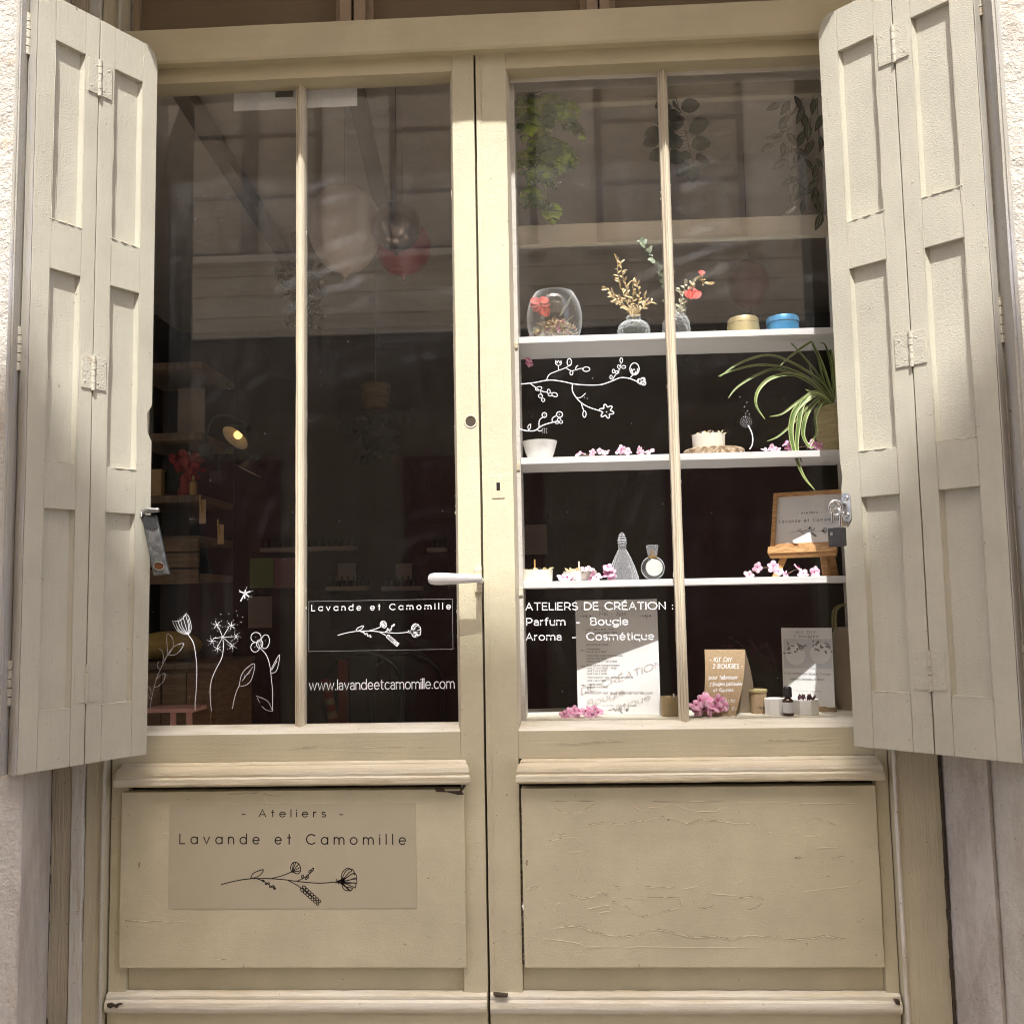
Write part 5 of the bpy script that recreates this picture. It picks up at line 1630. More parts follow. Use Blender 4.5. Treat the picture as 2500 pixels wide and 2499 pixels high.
lay_k('10 €-', .62, .96, .085, .052, .0013)
mb.build('handwriting', 'vinyl_white', t)
# paper cup
c = pxc(1852, 1745, .145, ZSILL)
k = mm(.145)
h_ = at(1856, 1682, .14).z - ZSILL
t = thing('paper_cup', 'small kraft paper cup with pale rim between sign and candles', 'cup', c)
MB().lathe([(.001, 0), (17.5 * k, 0), (20.5 * k, h_ - .006), (.001, h_ - .006)], c, 32).build('cup_wall', 'kraft', t, ang=50)
MB().lathe([(20 * k, h_ - .008), (22.5 * k, h_ - .006), (22.5 * k, h_ - .001), (21 * k, h_), (.001, h_ - .003)], c, 32).build('rim', 'pot_rope', t, ang=50)
mb = MB()
logo(mb, pxc(1845, 1733, .120, ZSILL + .016) + Vector((0, -.0005, 0)), (1, 0, 0), (0, 0, 1), .020, .0008)
mb.build('stamp', 'ink', t)
# white moulded candles
def block(px0, px1, ytop, Y, label, petals):
    k = mm(Y)
    c = pxc((px0 + px1) / 2, 1740, Y, ZSILL)
    hw = (px1 - px0) / 2 * k
    h = at((px0 + px1) / 2, ytop, Y - hw * .8).z - ZSILL
    t = thing('candle', label, 'candle', c, 0, 'candles in the window')
    ang0 = R(20)
    MB().lathe([(.001, 0), (hw * .96, 0), (hw * .98, .001), (hw, h - .001), (hw * .985, h), (hw * .9, h - .001), (.001, h - .002)], c, 8, Matrix.Rotation(R(9), 4, 'Z')).build('wax', 'white_wax', t, ang=20)
    if petals:
        mb = MB()
        for i in range(12):
            a = i * 2.4
            p = c + Vector((hw * .5 * math.cos(a), hw * .5 * math.sin(a), h - .002))
            mb.leaf(p, (random.uniform(-1, 1), random.uniform(-.6, .3), 1.2), (0, -1, .2), .016, .006, fold=.3)
        mb.build('petals', 'dried_purple', t)
block(1867, 1918, 1706, .115, 'plain white moulded candle left of the small brown bottle', False)
block(1934, 2000, 1709, .112, 'white moulded candle with dried petals right of the small brown bottle', True)
c = pxc(1925, 1746, .085, ZSILL)
k = mm(.085)
zz = lambda y: at(1925, y, .075).z - ZSILL
t = thing('dropper_bottle', 'small amber glass bottle with black cap and white label', 'bottle', c)
MB().lathe([(.001, 0), (12 * k, 0), (13 * k, .002), (13 * k, zz(1712)), (11 * k, zz(1708)), (7 * k, zz(1704)), (7 * k, zz(1699)), (.001, zz(1699))], c, 28).build('flask', 'brown_glass', t, ang=50)
MB().lathe([(10 * k, zz(1702)), (10.3 * k, zz(1700)), (10.2 * k, zz(1680)), (8.2 * k, zz(1678)), (7.5 * k, zz(1676)), (.001, zz(1676))], c, 28).build('cap', 'cap_black', t, ang=50)
MB().lathe([(13.25 * k, zz(1740)), (13.25 * k, zz(1714))], c, 28, caps=False).build('label_wrap', 'label_white', t)
mb = MB()
for i in range(5):
    mb.ribbon([(c.x - .008, ZSILL + zz(1718) - i * .0028), (c.x + .006 - .003 * (i % 2), ZSILL + zz(1718) - i * .0028)], .0006, lambda u, v: Vector((u, .085 - math.sqrt(max(1e-8, (13.4 * k) ** 2 - (u - c.x) ** 2)), v)))
mb.build('label_print', 'soft_ink', t)
# printed flyer
ly0, ly1 = .200, .140
fbl, fbr = at(1914, 1731, ly0), at(2039, 1729, ly1)
ftl = at(1928, 1532, ly0)
fbl.z = fbr.z = ZSILL + .012
fex = (fbr - fbl)
fwid = fex.length
fex.normalize()
fey = Vector((.02, .05, 1)).normalized()
fen = fex.cross(fey).normalized()
fh = ftl.z - fbl.z
t = thing('flyer', 'pale printed candle kit leaflet with two round candles pictured', 'leaflet', fbl)
slab3(MB(), fbl, fex, fey, fen, fwid, fh, .0012).build('sheet', 'paper', t)
ff = lambda u, v: fbl + fex * (u * fwid) + fey * (v * fh) + fen * .0005
f2 = lambda u, v: fbl + fex * (u * fwid) + fey * (v * fh) + fen * .0009
MB().quad(ff(.04, .48), ff(.98, .48), ff(.98, .86), ff(.04, .86)).build('photo_ground', 'poster_pale' if 'poster_pale' in M else 'soft_photo' if 'soft_photo' in M else 'label_white', t)
mb = MB()
for cx_, cy_ in ((.27, .655), (.76, .675)):
    mb.loft([[f2(cx_ + .20 * math.cos(a), cy_ + .118 * math.sin(a)) for a in [2 * math.pi * i / 28 for i in range(28)]]], True, True) if False else mb.ribbon([(cx_ * fwid, cy_ * fh)], .20 * fwid / .62, lambda u, v: f2(u / fwid, v / fh), 32)
mb.build('pictured_candle', 'paper', t)
mb = MB()
rnd = random.Random(2)
for cx_, cy_ in ((.27, .715), (.80, .76)):
    for i in range(16):
        u, v = cx_ + rnd.uniform(-.2, .2), cy_ + rnd.uniform(-.05, .06)
        a = rnd.uniform(0, 6.28)
        mb.leaf(f2(u, v) + fen * .0004, fex * math.cos(a) + fey * math.sin(a), fen, rnd.uniform(.006, .014), rnd.uniform(.003, .006), fold=.02, bend=0)
def lay_y(s, u0, u1, v, cap, wd, **kw):
    lay(mb, s, f2(u0, v), f2(u1, v), cap, wd, fey, **kw)
lay_y('Kit DIY', .30, .68, .925, .0072, .0010, sp=.5)
lay_y('2 bougies', .25, .72, .877, .0066, .0010, sp=.5)
lay_y('Un kit complet pour fabriquer 2 bougies', .04, .95, .405, .0048, .0006, sp=.14)
lay_y('naturelles, parfumées et fleuries'.replace(',', ''), .15, .82, .335, .0048, .0006, sp=.14)
lay_y('Lavande et Camomille', .25, .75, .19, .0026, .0004, sp=.5)
mb.build('printing', 'soft_ink', t)
a = pxc(2005, 1742, .165, ZSILL)
b2 = pxc(2036, 1742, .165, ZSILL)
o = MB().box(at(1990, 1740, .17).x, at(2038, 1740, .17).x, .150, .215, ZSILL + .0005, ZSILL + .014, .001).build('kraft_box', 'kraft', loc=(b2.x, .18, ZSILL))
tag(o, 'flat brown kraft box under the candle kit leaflet', 'box')
c = pxc(2085, 1740, .215, ZSILL)
t = thing('cloth_bag', 'beige cloth bag with rope handles beside the leaflet', 'bag', c)
hb = at(2080, 1530, .215).z - ZSILL
rings = []
for i in range(12):
    q = i / 11
    wx = .048 + .012 * math.sin(q * 2.6) - .016 * q ** 3
    wy = .035 * (1 - .5 * q)
    rings.append([c + Vector((wx * math.cos(a) * (1 + .06 * math.sin(5 * a + q * 7)), wy * math.sin(a), hb * q)) for a in [2 * math.pi * j / 24 for j in range(24)]])
MB().loft(rings).build('sack', 'bag_canvas', t, ang=60)
mb = MB()
for dy in (-.015, .012):
    mb.tube(cat_rom([c + Vector((-.04, dy, hb * .98)), c + Vector((-.035, dy, hb + .045)), c + Vector((0, dy, hb + .06)), c + Vector((.035, dy, hb + .045)), c + Vector((.04, dy, hb * .98))], 6), .003, 8)
mb.build('handle', 'pot_rope', t)
# dried grass bunch lying behind
mb = MB()
rnd = random.Random(12)
base = at(1930, 1712, .27)
for i in range(150):
    e = at(rnd.uniform(1770, 1935), rnd.uniform(1560, 1690), rnd.uniform(.26, .40))
    mid = base.lerp(e, .5) + Vector((0, 0, rnd.uniform(-.01, .02)))
    P = cat_rom([base + Vector((rnd.uniform(-.02, .02), rnd.uniform(0, .03), rnd.uniform(-.02, .03))), mid, e], 4)
    mb.mi = 0
    mb.tube(P, .0009, 4)
    mb.mi = 1 if e.z > base.z + .07 else 0
    for j in range(2):
        mb.leaf(e, (rnd.uniform(-1, 1), 0, rnd.uniform(-.5, 1)), (0, -1, 0), .012, .004)
o = mb.build('dried_bouquet', ['dried_grass', 'dried_purple'], loc=pxc(1930, 1740, .29, ZSILL))
tag(o, 'dark bunch of dried grasses lying behind the leaflet', 'dried flowers')

# -- hanging greenery at the top of the display
def monstera(mb, c, size, ang, tilt, seed):
    """broad leaf with slits, tip pointing along ang in the picture plane"""
    rnd = random.Random(seed)
    d = Vector((math.cos(ang), rnd.uniform(-.3, .2), math.sin(ang))).normalized()
    nn = Vector((tilt, -1, .35)).normalized()
    nn = (nn - d * nn.dot(d)).normalized()
    sd = d.cross(nn)
    base = Vector(c) - d * size * .5
    for sgn in (-1, 1):
        lob = 5
        for i in range(lob):
            q0, q1 = i / lob, (i + (.98 if i not in (1, 3) else .72)) / lob
            sh = lambda q: (math.sin(math.pi * min(1, max(0, q)) ** .72) ** .75) * size * .46 + .0005
            m0, m1 = base + d * size * q0, base + d * size * q1
            rows = []
            for s_ in (0, .35, .7, 1.0):
                l0 = m0 + sd * sgn * sh(q0 + .08) * s_ + d * size * (.10 * s_ * (q0 - .35)) - nn * size * (.18 * s_ * s_) + nn * size * .05 * s_
                l1 = m1 + sd * sgn * sh(q1 + .04) * s_ + d * size * (.10 * s_ * (q1 - .35)) - nn * size * (.18 * s_ * s_) + nn * size * .05 * s_
                mid = (l0 + l1) / 2 + nn * size * .012 + sd * sgn * (sh((q0 + q1) / 2 + .06) * s_ * .06)
                rows.append([l0, mid, l1])
            mb.loft(rows, False, False)
    mb.tube([base, base + d * size * .96], size * .010, 5)
    return base
H = thing('hanging_plant', 'green artificial vine with split leaves hanging at the top left of the display', 'hanging plant', at(1330, 240, .14), 0, 'vines hanging in the display window')
mb = MB()
stem = []
for i, (x, y, s_, an, ti) in enumerate(((1284, 310, .075, 250, -.2), (1325, 300, .085, 285, .1), (1385, 280, .075, 260, .3), (1410, 310, .085, 300, .9), (1305, 345, .06, 230, -.3), (1350, 372, .085, 290, .1), (1382, 370, .075, 320, .3), (1278, 395, .07, 260, -.2), (1372, 405, .055, 250, .4), (1335, 425, .06, 280, 0), (1300, 430, .05, 240, .2), (1290, 480, .062, 250, -.1), (1312, 490, .055, 300, .2), (1348, 520, .062, 275, .1), (1345, 445, .05, 310, .4), (1270, 270, .07, 260, -.4), (1345, 262, .08, 270, 0), (1300, 262, .07, 240, .2), (1318, 385, .06, 270, .3), (1398, 395, .045, 290, .1))):
    p = at(x, y, .12 + .012 * (i % 4))
    b_ = monstera(mb, p, s_ * 1.0, R(an), ti, i)
    stem.append(b_)
mb.build('leaves', 'monstera_leaf', H, ang=80)
mb = MB().tube(cat_rom([at(1320, 235, .15), at(1330, 330, .15), at(1322, 420, .15), at(1338, 500, .15)], 8), .0016, 6)
for s_ in stem:
    mb.tube([s_, Vector((at(1326, 400, .15).x, .15, s_.z + .015))], .0012, 5)
mb.build('stem', 'monstera_leaf', H)
H = thing('hanging_plant', 'dark round leaved vine hanging behind the right glazing bar', 'hanging plant', at(1650, 240, .15), 0, 'vines hanging in the display window')
mb = MB()
mb2 = MB()
main = cat_rom([at(1650, 238, .15), at(1668, 300, .15), at(1680, 350, .14), at(1692, 400, .14)], 8)
mb2.tube(main, .0013, 6)
for i, (x, y, s_) in enumerate(((1620, 258, .048), (1655, 262, .05), (1685, 258, .05), (1640, 285, .045), (1705, 308, .056), (1596, 325, .05), (1590, 345, .045), (1650, 300, .05), (1645, 345, .055), (1712, 350, .052), (1605, 378, .046), (1715, 388, .044), (1650, 385, .05), (1675, 380, .03), (1692, 425, .04), (1665, 415, .045), (1622, 300, .04), (1630, 330, .045))):
    p = at(x, y, .125 + .010 * (i % 4))
    stp = min(main, key=lambda q: (q - p).length)
    d = (p - stp)
    d = d.normalized() if d.length > .004 else Vector((0, -.2, -1))
    mb.leaf(p - d * s_ * .5, d, (random.uniform(-.4, .4), -1, .25), s_, s_ * .92, ROUND, fold=.12, bend=.15)
    mb2.tube([stp, p - d * s_ * .5], .0009, 5)
mb.build('leaves', 'round_leaf', H, ang=80)
mb2.build('stem', 'twig', H)
H = thing('hanging_plant', 'dark vine with white striped leaves hanging beside the right shutter', 'hanging plant', at(1980, 240, .15), 0, 'vines hanging in the display window')
mb = MB()
mb2 = MB()
mains = [cat_rom([at(1985, 235, .15), at(1975, 330, .15), at(1960, 420, .14), at(1968, 520, .14)], 8), cat_rom([at(1960, 240, .14), at(1925, 290, .14), at(1905, 340, .14), at(1880, 355, .13)], 6), cat_rom([at(1995, 240, .15), at(2000, 380, .15), at(1990, 500, .15)], 6), cat_rom([at(1935, 330, .14), at(1930, 400, .13), at(1925, 470, .12)], 6)]
for m_ in mains:
    mb2.tube(m_, .0011, 5)
pos = [(1889, 260, 200), (1918, 262, 240), (1950, 252, 300), (1912, 298, 235), (1955, 280, 250), (1965, 295, 280), (1918, 316, 190), (1890, 333, 175), (1875, 358, 210), (1912, 365, 265), (1935, 340, 310), (1955, 340, 250), (1972, 320, 270), (1955, 370, 330), (1905, 400, 215), (1945, 385, 240), (1975, 400, 300), (1938, 415, 225), (1945, 460, 260), (1940, 480, 235), (1985, 450, 220), (1975, 465, 200), (1990, 480, 250), (1996, 500, 280), (1985, 260, 260), (2000, 300, 250), (2005, 350, 270), (1975, 360, 240), (1990, 420, 260), (2002, 400, 290), (1930, 440, 200), (1960, 505, 260), (1930, 510, 215), (2000, 540, 250)]
for i, (x, y, an) in enumerate(pos):
    p = at(x, y, .115 + .011 * (i % 4))
    an = R(an)
    d = Vector((math.cos(an), random.uniform(-.3, .1), math.sin(an))).normalized()
    L_ = random.uniform(.036, .050)
    nn = Vector((random.uniform(-.5, .5), -1, .2))
    mb.mi = 0
    rows = mb.leaf(p - d * L_ * .5, d, nn, L_, L_ * .46, fold=.22, bend=.2)
    mb.mi = 1
    nrm = nn.normalized() * .0007
    for a_, b__ in ((1, 2), (3, 2)):
        mb.loft([[r_[a_].lerp(r_[b__], .25) + nrm, r_[a_].lerp(r_[b__], .62) + nrm] for r_ in rows[1:-1]], False, False)
    stp = min((q for m_ in mains for q in m_), key=lambda q: (q - p).length)
    mb2.tube([stp, p - d * L_ * .5], .0008, 5)
mb.build('leaves', ['striped_leaf', 'leaf_stripe'], H, ang=80)
mb2.build('stem', 'twig', H)
# ------------------------------------------------------------------ the dark shop inside
def struct(name, mat, *bx):
    mb = MB()
    for q in bx:
        mb.box(*q, 0)
    o = mb.build(name, mat, smooth=False)
    return tag(o, None, None, kind='structure')
struct('floor', 'room_floor', (-2.7, 2.7, .2, 4.7, .06, .12))
struct('ceiling', 'room_ceiling', (-2.7, 2.7, .2, 4.7, 3.25, 3.35))
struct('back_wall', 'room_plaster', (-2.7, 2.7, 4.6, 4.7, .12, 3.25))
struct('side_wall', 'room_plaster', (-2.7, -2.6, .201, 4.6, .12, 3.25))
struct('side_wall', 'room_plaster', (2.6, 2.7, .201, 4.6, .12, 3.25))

# dark beams under the ceiling
def atz(px, py, z):
    d = rt * ((px - 1250) / FPX) - up * ((py - 1249.5) / FPX) + fw
    return CAM + d * ((z - CAM.z) / d.z)
for i, (p, q) in enumerate((((400, 150), (735, 690)), ((860, 180), (940, 545)))):
    a, b_ = atz(*p, 3.2), atz(*q, 3.2)
    o = MB().tube([a, b_], .045, 4).build('ceiling_beam', 'beam_stain', loc=a)
    tag(o, ('long', 'short')[i] + ' dark beam slanting under the shop ceiling', 'beam')
# paper label stuck behind the top of the left panes
a, b_ = at(571, 222, .0575), at(872, 259, .0575)
lb = MB().box(a.x, b_.x, .0572, .0580, b_.z, a.z + .012, .0003).build('paper_label', 'label_white', loc=(a.x, .0575, b_.z))
tag(lb, 'white paper strip stuck inside the top of the left panes', 'label')
MB().box(at(672, 240, .057).x, at(716, 240, .057).x, .0568, .0571, at(690, 238, .057).z, a.z + .010, 0).build('dark_patch', 'ink', lb)

# wooden shelving on the left
Y0, Y1 = 1.25, 1.62
un = thing('shelving_unit', 'wooden shelving unit with boards and drawers in the dark left of the shop', 'shelving', (at(420, 1400, Y0).x, (Y0 + Y1) / 2, .12))
xa, xb = at(300, 1100, Y0).x, at(492, 1100, Y0).x
for y in (884, 1056, 1208, 1308, 1400):
    z = at(440, y, Y0).z
    MB().box(xa, xb, Y0, Y1, z - .028, z, .002).build('shelf_board', 'wood_shelf', un)
zA, zB = at(440, 1308, Y0).z, at(440, 1400, Y0).z
for i, (y0, y1) in enumerate(((1316, 1346), (1350, 1385), (1390, 1425))):
    z0, z1 = at(440, y1, Y0).z, at(440, y0, Y0).z
    f = MB().box(xa + .01, xb - .004, Y0 - .012, Y0 + .005, z0, z1, .002).build('drawer', 'wood_brown', un)
MB().box(xa, xb, Y1, Y1 + .012, .12, at(440, 860, Y0).z, 0).build('back_board', 'dark_paint', un)
def onb(px, y, Y, name, label, cat, fn, group=None):
    c = at(px, y, Y)
    t = thing(name, label, cat, c, 0, group)
    fn(t, c)
    return t
zs = at(440, 1208, Y0).z
def f_red(t, c):
    mb = MB()
    rnd = random.Random(5)
    for i in range(110):
        x, y = rnd.gauss(455, 13), rnd.uniform(1110, 1165)
        mb.leaf(at(x, y, 1.36 + rnd.uniform(-.05, .05)), (rnd.uniform(-1, 1), rnd.uniform(-.5, .5), rnd.uniform(-.2, 1)), (rnd.uniform(-.4, .4), -1, 0), .035, .02, ROUND)
    mb.build('petals', 'red_flower', t)
    k = mm(1.36)
    MB().lathe([(.001, 0), (20 * k, 0), (21 * k, .03), (18 * k, at(455, 1160, 1.36).z - zs), (.001, at(455, 1160, 1.36).z - zs)], Vector((at(455, 1180, 1.36).x, 1.36, zs)), 20).build('pot', 'red_flower', t)
onb(455, 1206, 1.36, 'flower_pot', 'bright red dried flowers in a red pot on the wooden shelving', 'flowers', f_red)
def f_bx(t, c):
    MB().box(c.x - .035, c.x + .035, 1.30, 1.36, zs, zs + .11, .003).build('box_body', 'price_tag', t)
onb(380, 1200, 1.33, 'gift_box', 'dull gold box at the far left of the wooden shelving', 'box', f_bx)
def f_bun(t, c):
    mb = MB()
    rnd = random.Random(6)
    for i in range(60):
        mb.leaf(at(rnd.uniform(395, 432), rnd.uniform(1155, 1205), 1.33), (rnd.uniform(-1, 1), 0, rnd.uniform(0, 1)), (0, -1, 0), .03, .012)
    mb.build('leaves', 'dark_leaf', t)
onb(412, 1205, 1.33, 'dried_bouquet', 'dark dried bunch between gold box and red flowers on the shelving', 'dried flowers', f_bun)
def f_bot(t, c):
    MB().lathe([(.001, 0), (.017, 0), (.017, .05), (.006, .062), (.006, .08), (.001, .08)], Vector((c.x, 1.30, zs)), 16).build('flask', 'gold', t)
onb(492 - 20, 1206, 1.30, 'bottle', 'small golden bottle beside the red flower pot', 'bottle', f_bot)
def f_sg(t, c):
    MB().box(at(436, 1150, 1.5).x, at(500, 1150, 1.5).x, 1.48, 1.50, at(450, 1060, 1.5).z, at(450, 950, 1.5).z, .003).build('panel', 'poster_grey', t)
onb(468, 1058, 1.49, 'board', 'brownish board standing upright on the wooden shelving', 'board', f_sg)
for x, y0, y1, lb in ((494, 1220, 1278, 'orange paper tag hanging from the shelf edge under the red flowers'), (538, 1280, 1328, 'gold paper tag with a brass hook hanging right of the shelving')):
    a, b_ = at(x - 7, y0, 1.22), at(x + 8, y1, 1.22)
    t = thing('paper_tag', lb, 'tag', (a.x, 1.22, b_.z), 0, 'paper tags')
    MB().box(a.x, b_.x, 1.22, 1.222, b_.z, a.z, .0005).build('card', 'price_tag', t)
    mb = MB()
    mb.tube([at(x - 6, y0 - 12, 1.225), at(x - 5, y0 + 6, 1.218), at(x - 2, (y0 + y1) / 2, 1.217)], .004, 6)
    mb.build('hook', 'gold', t)
# two clamp lamps
def lamp(label, hx, hy, Y, rad, dvec, neck, lit):
    c = at(hx, hy, Y)
    t = thing('clamp_lamp', label, 'lamp', c, 0, 'black clamp lamps')
    d = Vector(dvec).normalized()
    mx = d.to_track_quat('Z', 'Y').to_matrix().to_4x4()
    pr_ = [(.001, -.075), (.016, -.073), (.018, -.045), (.030, -.040), (rad * .8, -.014), (rad, 0)]
    MB().lathe(pr_ + [(rad - .002, 0), (rad * .78, -.013), (.028, -.036)], c, 32, mx, caps=False).build('lamp_shade', 'lamp_black', t)
    MB().lathe([(.002, -.033), (.027, -.0345), (rad * .77, -.0115), (rad - .0025, -.0002)], c, 32, mx, caps=False).build('shade_inside', 'lamp_inner', t)
    if lit:
        MB().ball(c - d * .018, .0165, 16).build('bulb', 'bulb', t)
    P = cat_rom([at(x, y, Y + dy) for x, y, dy in neck], 6)
    MB().tube(P, .005, 8).build('gooseneck', 'lamp_black', t)
    e = P[0]
    MB().box(e.x - .03, e.x + .02, e.y - .02, e.y + .02, e.z - .05, e.z, .004).build('clamp', 'lamp_black', t)
    return c, d
lc, ld = lamp('lit black lamp with pale inside and glowing bulb clamped in the dark shop', 574, 1069, 1.20, .058, (-.42, -.55, -.72), [(508, 1085, .08), (505, 1060, .06), (520, 1022, .04), (550, 1014, .03), (585, 1028, .04), (603, 1038, .05)], True)
lamp('unlit black lamp seen edge on just below the lit lamp', 608, 1151, 1.25, .056, (-.42, -.06, -.86), [(535, 1150, .08), (535, 1120, .06), (555, 1096, .05), (580, 1094, .04), (610, 1108, .04), (628, 1116, .05)], False)
# low cabinet, cushion, pink stool
xa, xb = at(330, 1650, 1.05).x, at(528, 1650, 1.05).x
zt2 = at(440, 1618, 1.05).z
t = thing('cabinet', 'brown wooden cabinet with panelled doors behind the pen drawn flowers', 'cabinet', ((xa + xb) / 2, 1.25, .12))
MB().box(xa, xb, 1.05, 1.45, .12, zt2 - .02, .004).build('carcass', 'wood_brown', t)
MB().box(xa - .01, xb + .01, 1.03, 1.46, zt2 - .02, zt2, .004).build('worktop', 'wood_shelf', t)
for i in range(3):
    a = xa + .01 + (xb - xa - .02) * i / 3
    MB().box(a, a + (xb - xa - .03) / 3, 1.038, 1.05, .15, zt2 - .035, .004).build('door', 'wood_brown', t)
c = Vector((at(405, 1590, 1.18).x, 1.2, zt2))
o = MB().ball(c + Vector((0, 0, .055)), .12, 20, (1.05, .8, .46)).build('cushion', 'mustard', loc=c)
tag(o, 'mustard cushion lying on the brown cabinet', 'cushion')
t = thing('stool', 'small pink wooden stool before the brown cabinet', 'stool', (at(420, 1760, .93).x, .96, .12))
zt3 = at(420, 1727, .93).z
MB().box(at(352, 1730, .9).x, at(474, 1730, .9).x, .90, 1.02, zt3 - .014, zt3, .004).build('seat', 'pink_stool', t)
for x0, x1 in ((423, 428), (462, 475)):
    for yy in (.92, 1.0):
        MB().tube([(at(x0, 1740, yy).x, yy, zt3 - .014), (at(x1, 1900, yy).x, yy, .12)], .010, 10).build('leg', 'pink_stool', t)
# striped stick, wall racks with bottles, posters
t = thing('striped_pole', 'dark wooden pole with orange bands leaning in the dark shop', 'pole', (at(800, 1770, 2.0).x, 2.0, .12))
mb = MB()
for i in range(9):
    mb.mi = i % 2
    mb.tube([at(794 + (822 - 794) * (1 - i / 9) , 1800 - 16 * i, 2.0), at(794 + (822 - 794) * (1 - (i + 1) / 9), 1800 - 16 * (i + 1), 2.0)], .022, 10)
mb.build('shaft', ['dark_red', 'wood_brown'], t)
bx = at(838, 1700, 2.1)
MB().box(bx.x - .02, bx.x + .02, 2.08, 2.12, .12, at(838, 1610, 2.1).z, .003).build('stick', 'dark_red', t)
bot = None
for i, (x0, x1, y, lb) in enumerate(((640, 870, 1338, 'upper long dark wall shelf with a row of tiny bottles'), (800, 900, 1432, 'short dark wall shelf with tiny bottles left of the lever handle'), (934, 1032, 1432, 'short dark wall shelf with tiny bottles beside the lever handle'), (1044, 1090, 1338, 'stub of dark wall shelf at the right edge of the left pane'))):
    Y = 3.3
    a, b_ = at(x0, y, Y), at(x1, y, Y)
    t = thing('wall_shelf', lb, 'shelf', ((a.x + b_.x) / 2, Y, a.z - .03), 0, 'dark wall shelves')
    MB().box(a.x, b_.x, Y - .05, Y + .05, a.z - .025, a.z, .002).build('board', 'poster_grey', t)
    MB().box(a.x, b_.x, Y + .06, Y + .07, a.z - .25, a.z + .05, 0).build('backing', 'dark_paint', t)
    n_ = 14 if x1 - x0 > 150 else 7 if x1 - x0 > 60 else 3
    for k in range(n_):
        p = Vector((a.x + (b_.x - a.x) * (k + .5) / n_, Y, a.z))
        if bot is None:
            bot = thing('bottle', 'tiny dark bottle standing in a row on a dark wall shelf', 'bottle', p, 0, 'tiny bottles on the wall shelves')
            MB().lathe([(.001, 0), (.012, 0), (.012, .035), (.005, .042), (.005, .06), (.001, .06)], p, 10).build('flask', 'chair_metal', bot)
            o = bot
        else:
            o = dup(bot)
            o.location = p
for x0, x1, y0, y1, mt, lb in ((606, 664, 1362, 1434, 'poster_green', 'dark green poster on the back wall behind the left panes'), (666, 718, 1362, 1434, 'poster_purple', 'dim purple poster beside the green one'), (602, 660, 1456, 1532, 'poster_grey', 'dim grey poster below the green one'), (822, 866, 1375, 1415, 'poster_grey', 'pale card above the short shelf left of the handle'), (964, 1004, 1375, 1415, 'poster_grey', 'pale card above the short shelf beside the handle'), (1278, 1336, 1280, 1352, 'poster_grey', 'dim poster seen above the pale square candle')):
    Y = 3.32
    a, b_ = at(x0, y0, Y), at(x1, y1, Y)
    o = MB().box(a.x, b_.x, Y + .03, Y + .035, b_.z, a.z, 0).build('wall_poster', mt, loc=(a.x, Y + .03, b_.z))
    tag(o, lb, 'poster')
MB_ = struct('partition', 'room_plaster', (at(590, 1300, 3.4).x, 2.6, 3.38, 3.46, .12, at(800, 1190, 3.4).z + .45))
# chairs
def chair(px, label, Y):
    c = at(px, 1760, Y)
    c.z = .12
    t = thing('metal_chair', label, 'chair', c, R(20), 'dark metal chairs')
    zt_ = at(px, 1600, Y).z - .12
    mb = MB()
    P = cat_rom([(-.17, .17, .45), (-.18, .20, .7), (-.15, .22, zt_ - .06), (-.05, .225, zt_), (.05, .225, zt_), (.15, .22, zt_ - .06), (.18, .20, .7), (.17, .17, .45)], 6)
    mb.tube(P, .013, 8)
    mb.build('back_hoop', 'chair_metal', t, local=True)
    MB().prism([(-.05, .45), (.05, .45), (.065, zt_ - .01), (-.065, zt_ - .01)], .215, .222, .002).build('back_splat', 'chair_metal', t, local=True)
    MB().box(-.18, .18, -.18, .18, .435, .455, .008).build('seat', 'chair_metal', t, local=True)
    for sx in (-1, 1):
        for sy in (-1, 1):
            MB().tube([(sx * .16, sy * .16, .44), (sx * .20, sy * .20, 0)], .014, 8).build('leg', 'chair_metal', t, local=True)
chair(905, 'dark metal chair with hooped back below the web address', 2.0)
chair(1010, 'second dark metal chair close to the meeting stile', 2.1)
# balloons
def balloon(px, py, rpx, Y, mt, label, st=1.12):
    k = mm(Y)
    c = at(px, py, Y)
    r_ = rpx * k
    t = thing('balloon', label, 'balloon', c, 0, 'balloons under the ceiling')
    pr_ = [(.001, -r_ * st * 1.12)] + [(r_ * math.sin(a) * (1 - .06 * math.cos(a)), -r_ * st * math.cos(a)) for a in [math.pi * i / 20 for i in range(1, 20)]] + [(.001, r_ * st)]
    MB().lathe(pr_, c, 36).build('skin', mt, t, ang=80)
    MB().lathe([(.001, -r_ * st * 1.10), (.010, -r_ * st * 1.17), (.001, -r_ * st * 1.16)], c, 12).build('knot', mt, t)
    MB().tube([c + Vector((0, 0, r_ * st)), Vector((c.x, c.y, 3.25))], .001, 4).build('string', 'twig', t)
balloon(842, 560, 92, 1.3, 'balloon_white', 'big pale balloon hanging behind the left leaf', 1.25)
balloon(968, 555, 62, 1.25, 'balloon_chrome', 'shiny metallic balloon in front of the red one', 1.0)
balloon(984, 605, 72, 1.45, 'balloon_red', 'dark red balloon under the shiny one', 1.0)
balloon(1828, 695, 52, 1.9, 'balloon_dim', 'dim red balloon behind the candle tins', 1.15)
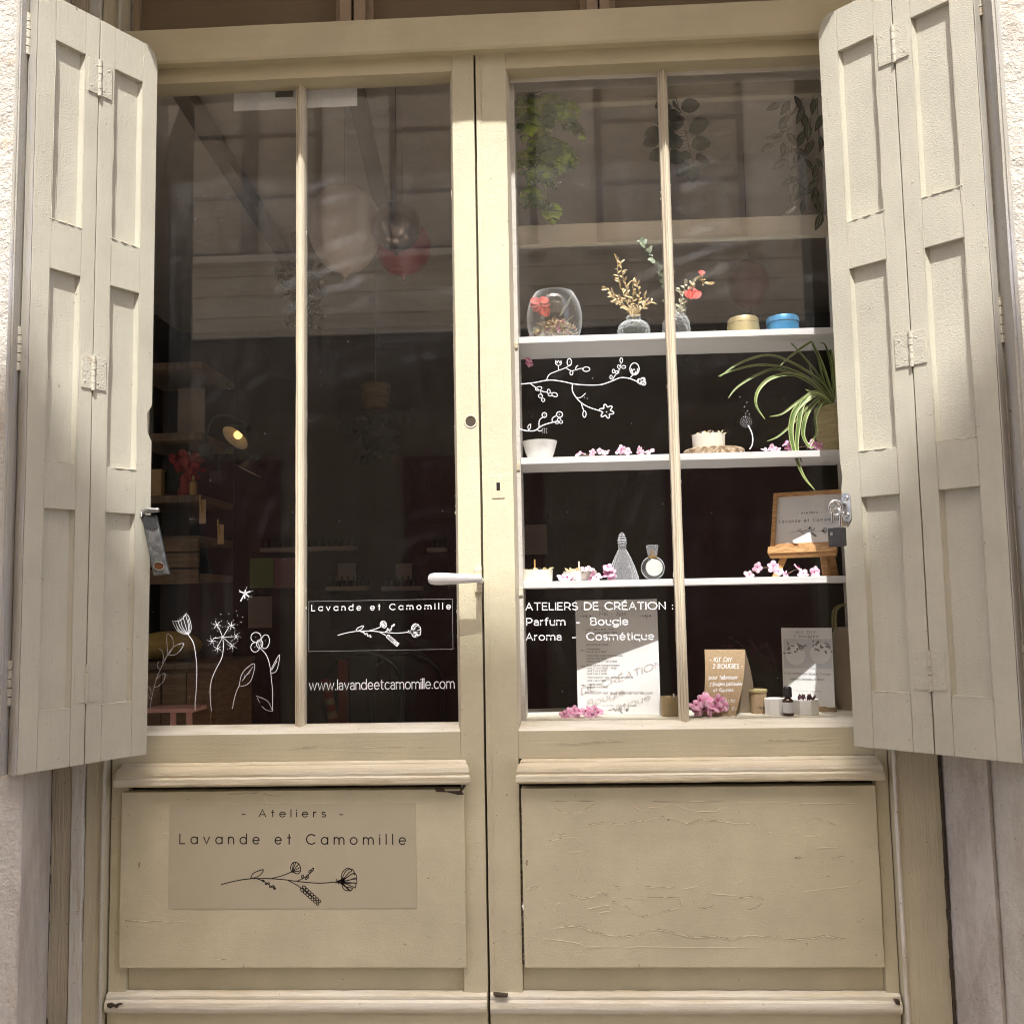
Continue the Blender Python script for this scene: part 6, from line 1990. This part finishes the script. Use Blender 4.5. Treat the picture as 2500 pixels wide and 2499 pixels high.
# plants hanging in the room
def hang(px, y0, y1, Y, label, wpx, seed):
    c = at(px, y0, Y)
    t = thing('hanging_plant', label, 'hanging plant', c, 0, 'plants hanging inside the shop')
    rnd = random.Random(seed)
    k = mm(Y)
    mb = MB()
    for i in range(190):
        q = rnd.random()
        x = px + rnd.gauss(0, wpx * (1 - .6 * q) * .5)
        mb.leaf(at(x, y0 + (y1 - y0) * q, Y + rnd.uniform(-.08, .08)), (rnd.uniform(-1, 1), rnd.uniform(-.6, .6), rnd.uniform(-1, .3)), (rnd.uniform(-.5, .5), -1, .3), .04, .022, ROUND)
    mb.build('foliage', 'dark_leaf', t)
    MB().lathe([(.001, 0), (wpx * k * .35, .0), (wpx * k * .48, .12), (.001, .12)], c, 20).build('pot', 'wood_brown', t)
    MB().tube([c + Vector((0, 0, .12)), Vector((c.x, c.y, 3.25))], .002, 5).build('cord', 'twig', t)
hang(742, 640, 800, 1.7, 'dark trailing plant hanging behind the left glazing bar', 70, 3)
hang(918, 1000, 1130, 2.2, 'dark bushy plant hanging in the middle of the shop', 80, 4)

# ------------------------------------------------------------------ the house across the street
YO = -6.0
hs = thing('opposite_house', 'pale plastered town house with tall casement windows reflected in the door glass', 'house', (0, YO, 0))
RZ = 1.166 + 6.0 * 1.9
MB().box(-6.2, 5.9, YO - 5, YO, 3.62, RZ, 0).build('upper_wall', 'opposite_plaster', hs, smooth=False)
MB().box(-6.2, 5.9, YO - 5, YO - .001, 0, 3.62, 0).build('ground_floor', 'opposite_base', hs, smooth=False)
for z, h_, p in ((3.62, .10, .04), (4.20, .03, .03), (4.02, .02, .02), (3.82, .02, .02), (7.3, .12, .05)):
    MB().box(-6.22, 5.92, YO - .05, YO + p, z, z + h_, .01).build('string_course', 'opposite_plaster', hs)
def window(xc, zc, wd, ht, first):
    f = MB()
    t = .06
    y0, y1 = YO - .05, YO + .035
    x0, x1, z0, z1 = xc - wd / 2, xc + wd / 2, zc, zc + ht
    f.box(x0, x0 + t, y0, y1, z0, z1, .005)
    f.box(x1 - t, x1, y0, y1, z0, z1, .005)
    f.box(x0 + t, x1 - t, y0, y1, z1 - t, z1, .005)
    f.box(x0 + t, x1 - t, y0, y1, z0, z0 + t, .005)
    f.box(xc - .07, xc + .07, y0, y1 + .01, z0 + t, z1 - t, .005)
    for i in range(1, 4):
        for a, b_ in ((x0 + t, xc - .07), (xc + .07, x1 - t)):
            f.box(a, b_, y0, y1 - .01, z0 + ht * i / 4 - .018, z0 + ht * i / 4 + .018, .003)
    f = f.build('window', 'opposite_frame', hs)
    MB().box(x0 + .02, x1 - .02, YO + .001, YO + .008, z0 + .02, z1 - .02, 0).build('curtain', 'curtain', f)
    MB().box(x0 - .08, x1 + .08, YO - .05, YO + .14, z0 - .07, z0 - .001, .01).build('sill', 'opposite_plaster', f)
for zc, ht in ((4.36, 2.35), (7.75, 2.3)):
    for xc in (-5.3, -2.57, -.60, 1.28, 3.1, 5.0):
        window(xc, zc, 1.34, ht, True)
for xc in (-4.4, -2.9, -.55, 1.75, 4.2):
    dr = MB().box(xc - .62, xc + .62, YO - .05, YO + .02, .12, 2.50, .005)
    dr = dr.build('door', 'dark_red_door', hs)
    for zz0, zz1 in ((.3, 1.0), (1.15, 2.3)):
        for sx in (-1, 1):
            MB().box(xc + sx * .3 - .22, xc + sx * .3 + .22, YO + .02, YO + .035, zz0, zz1, .006).build('door_panel', 'dark_red_door', dr)
bpy.context.view_layer.update()
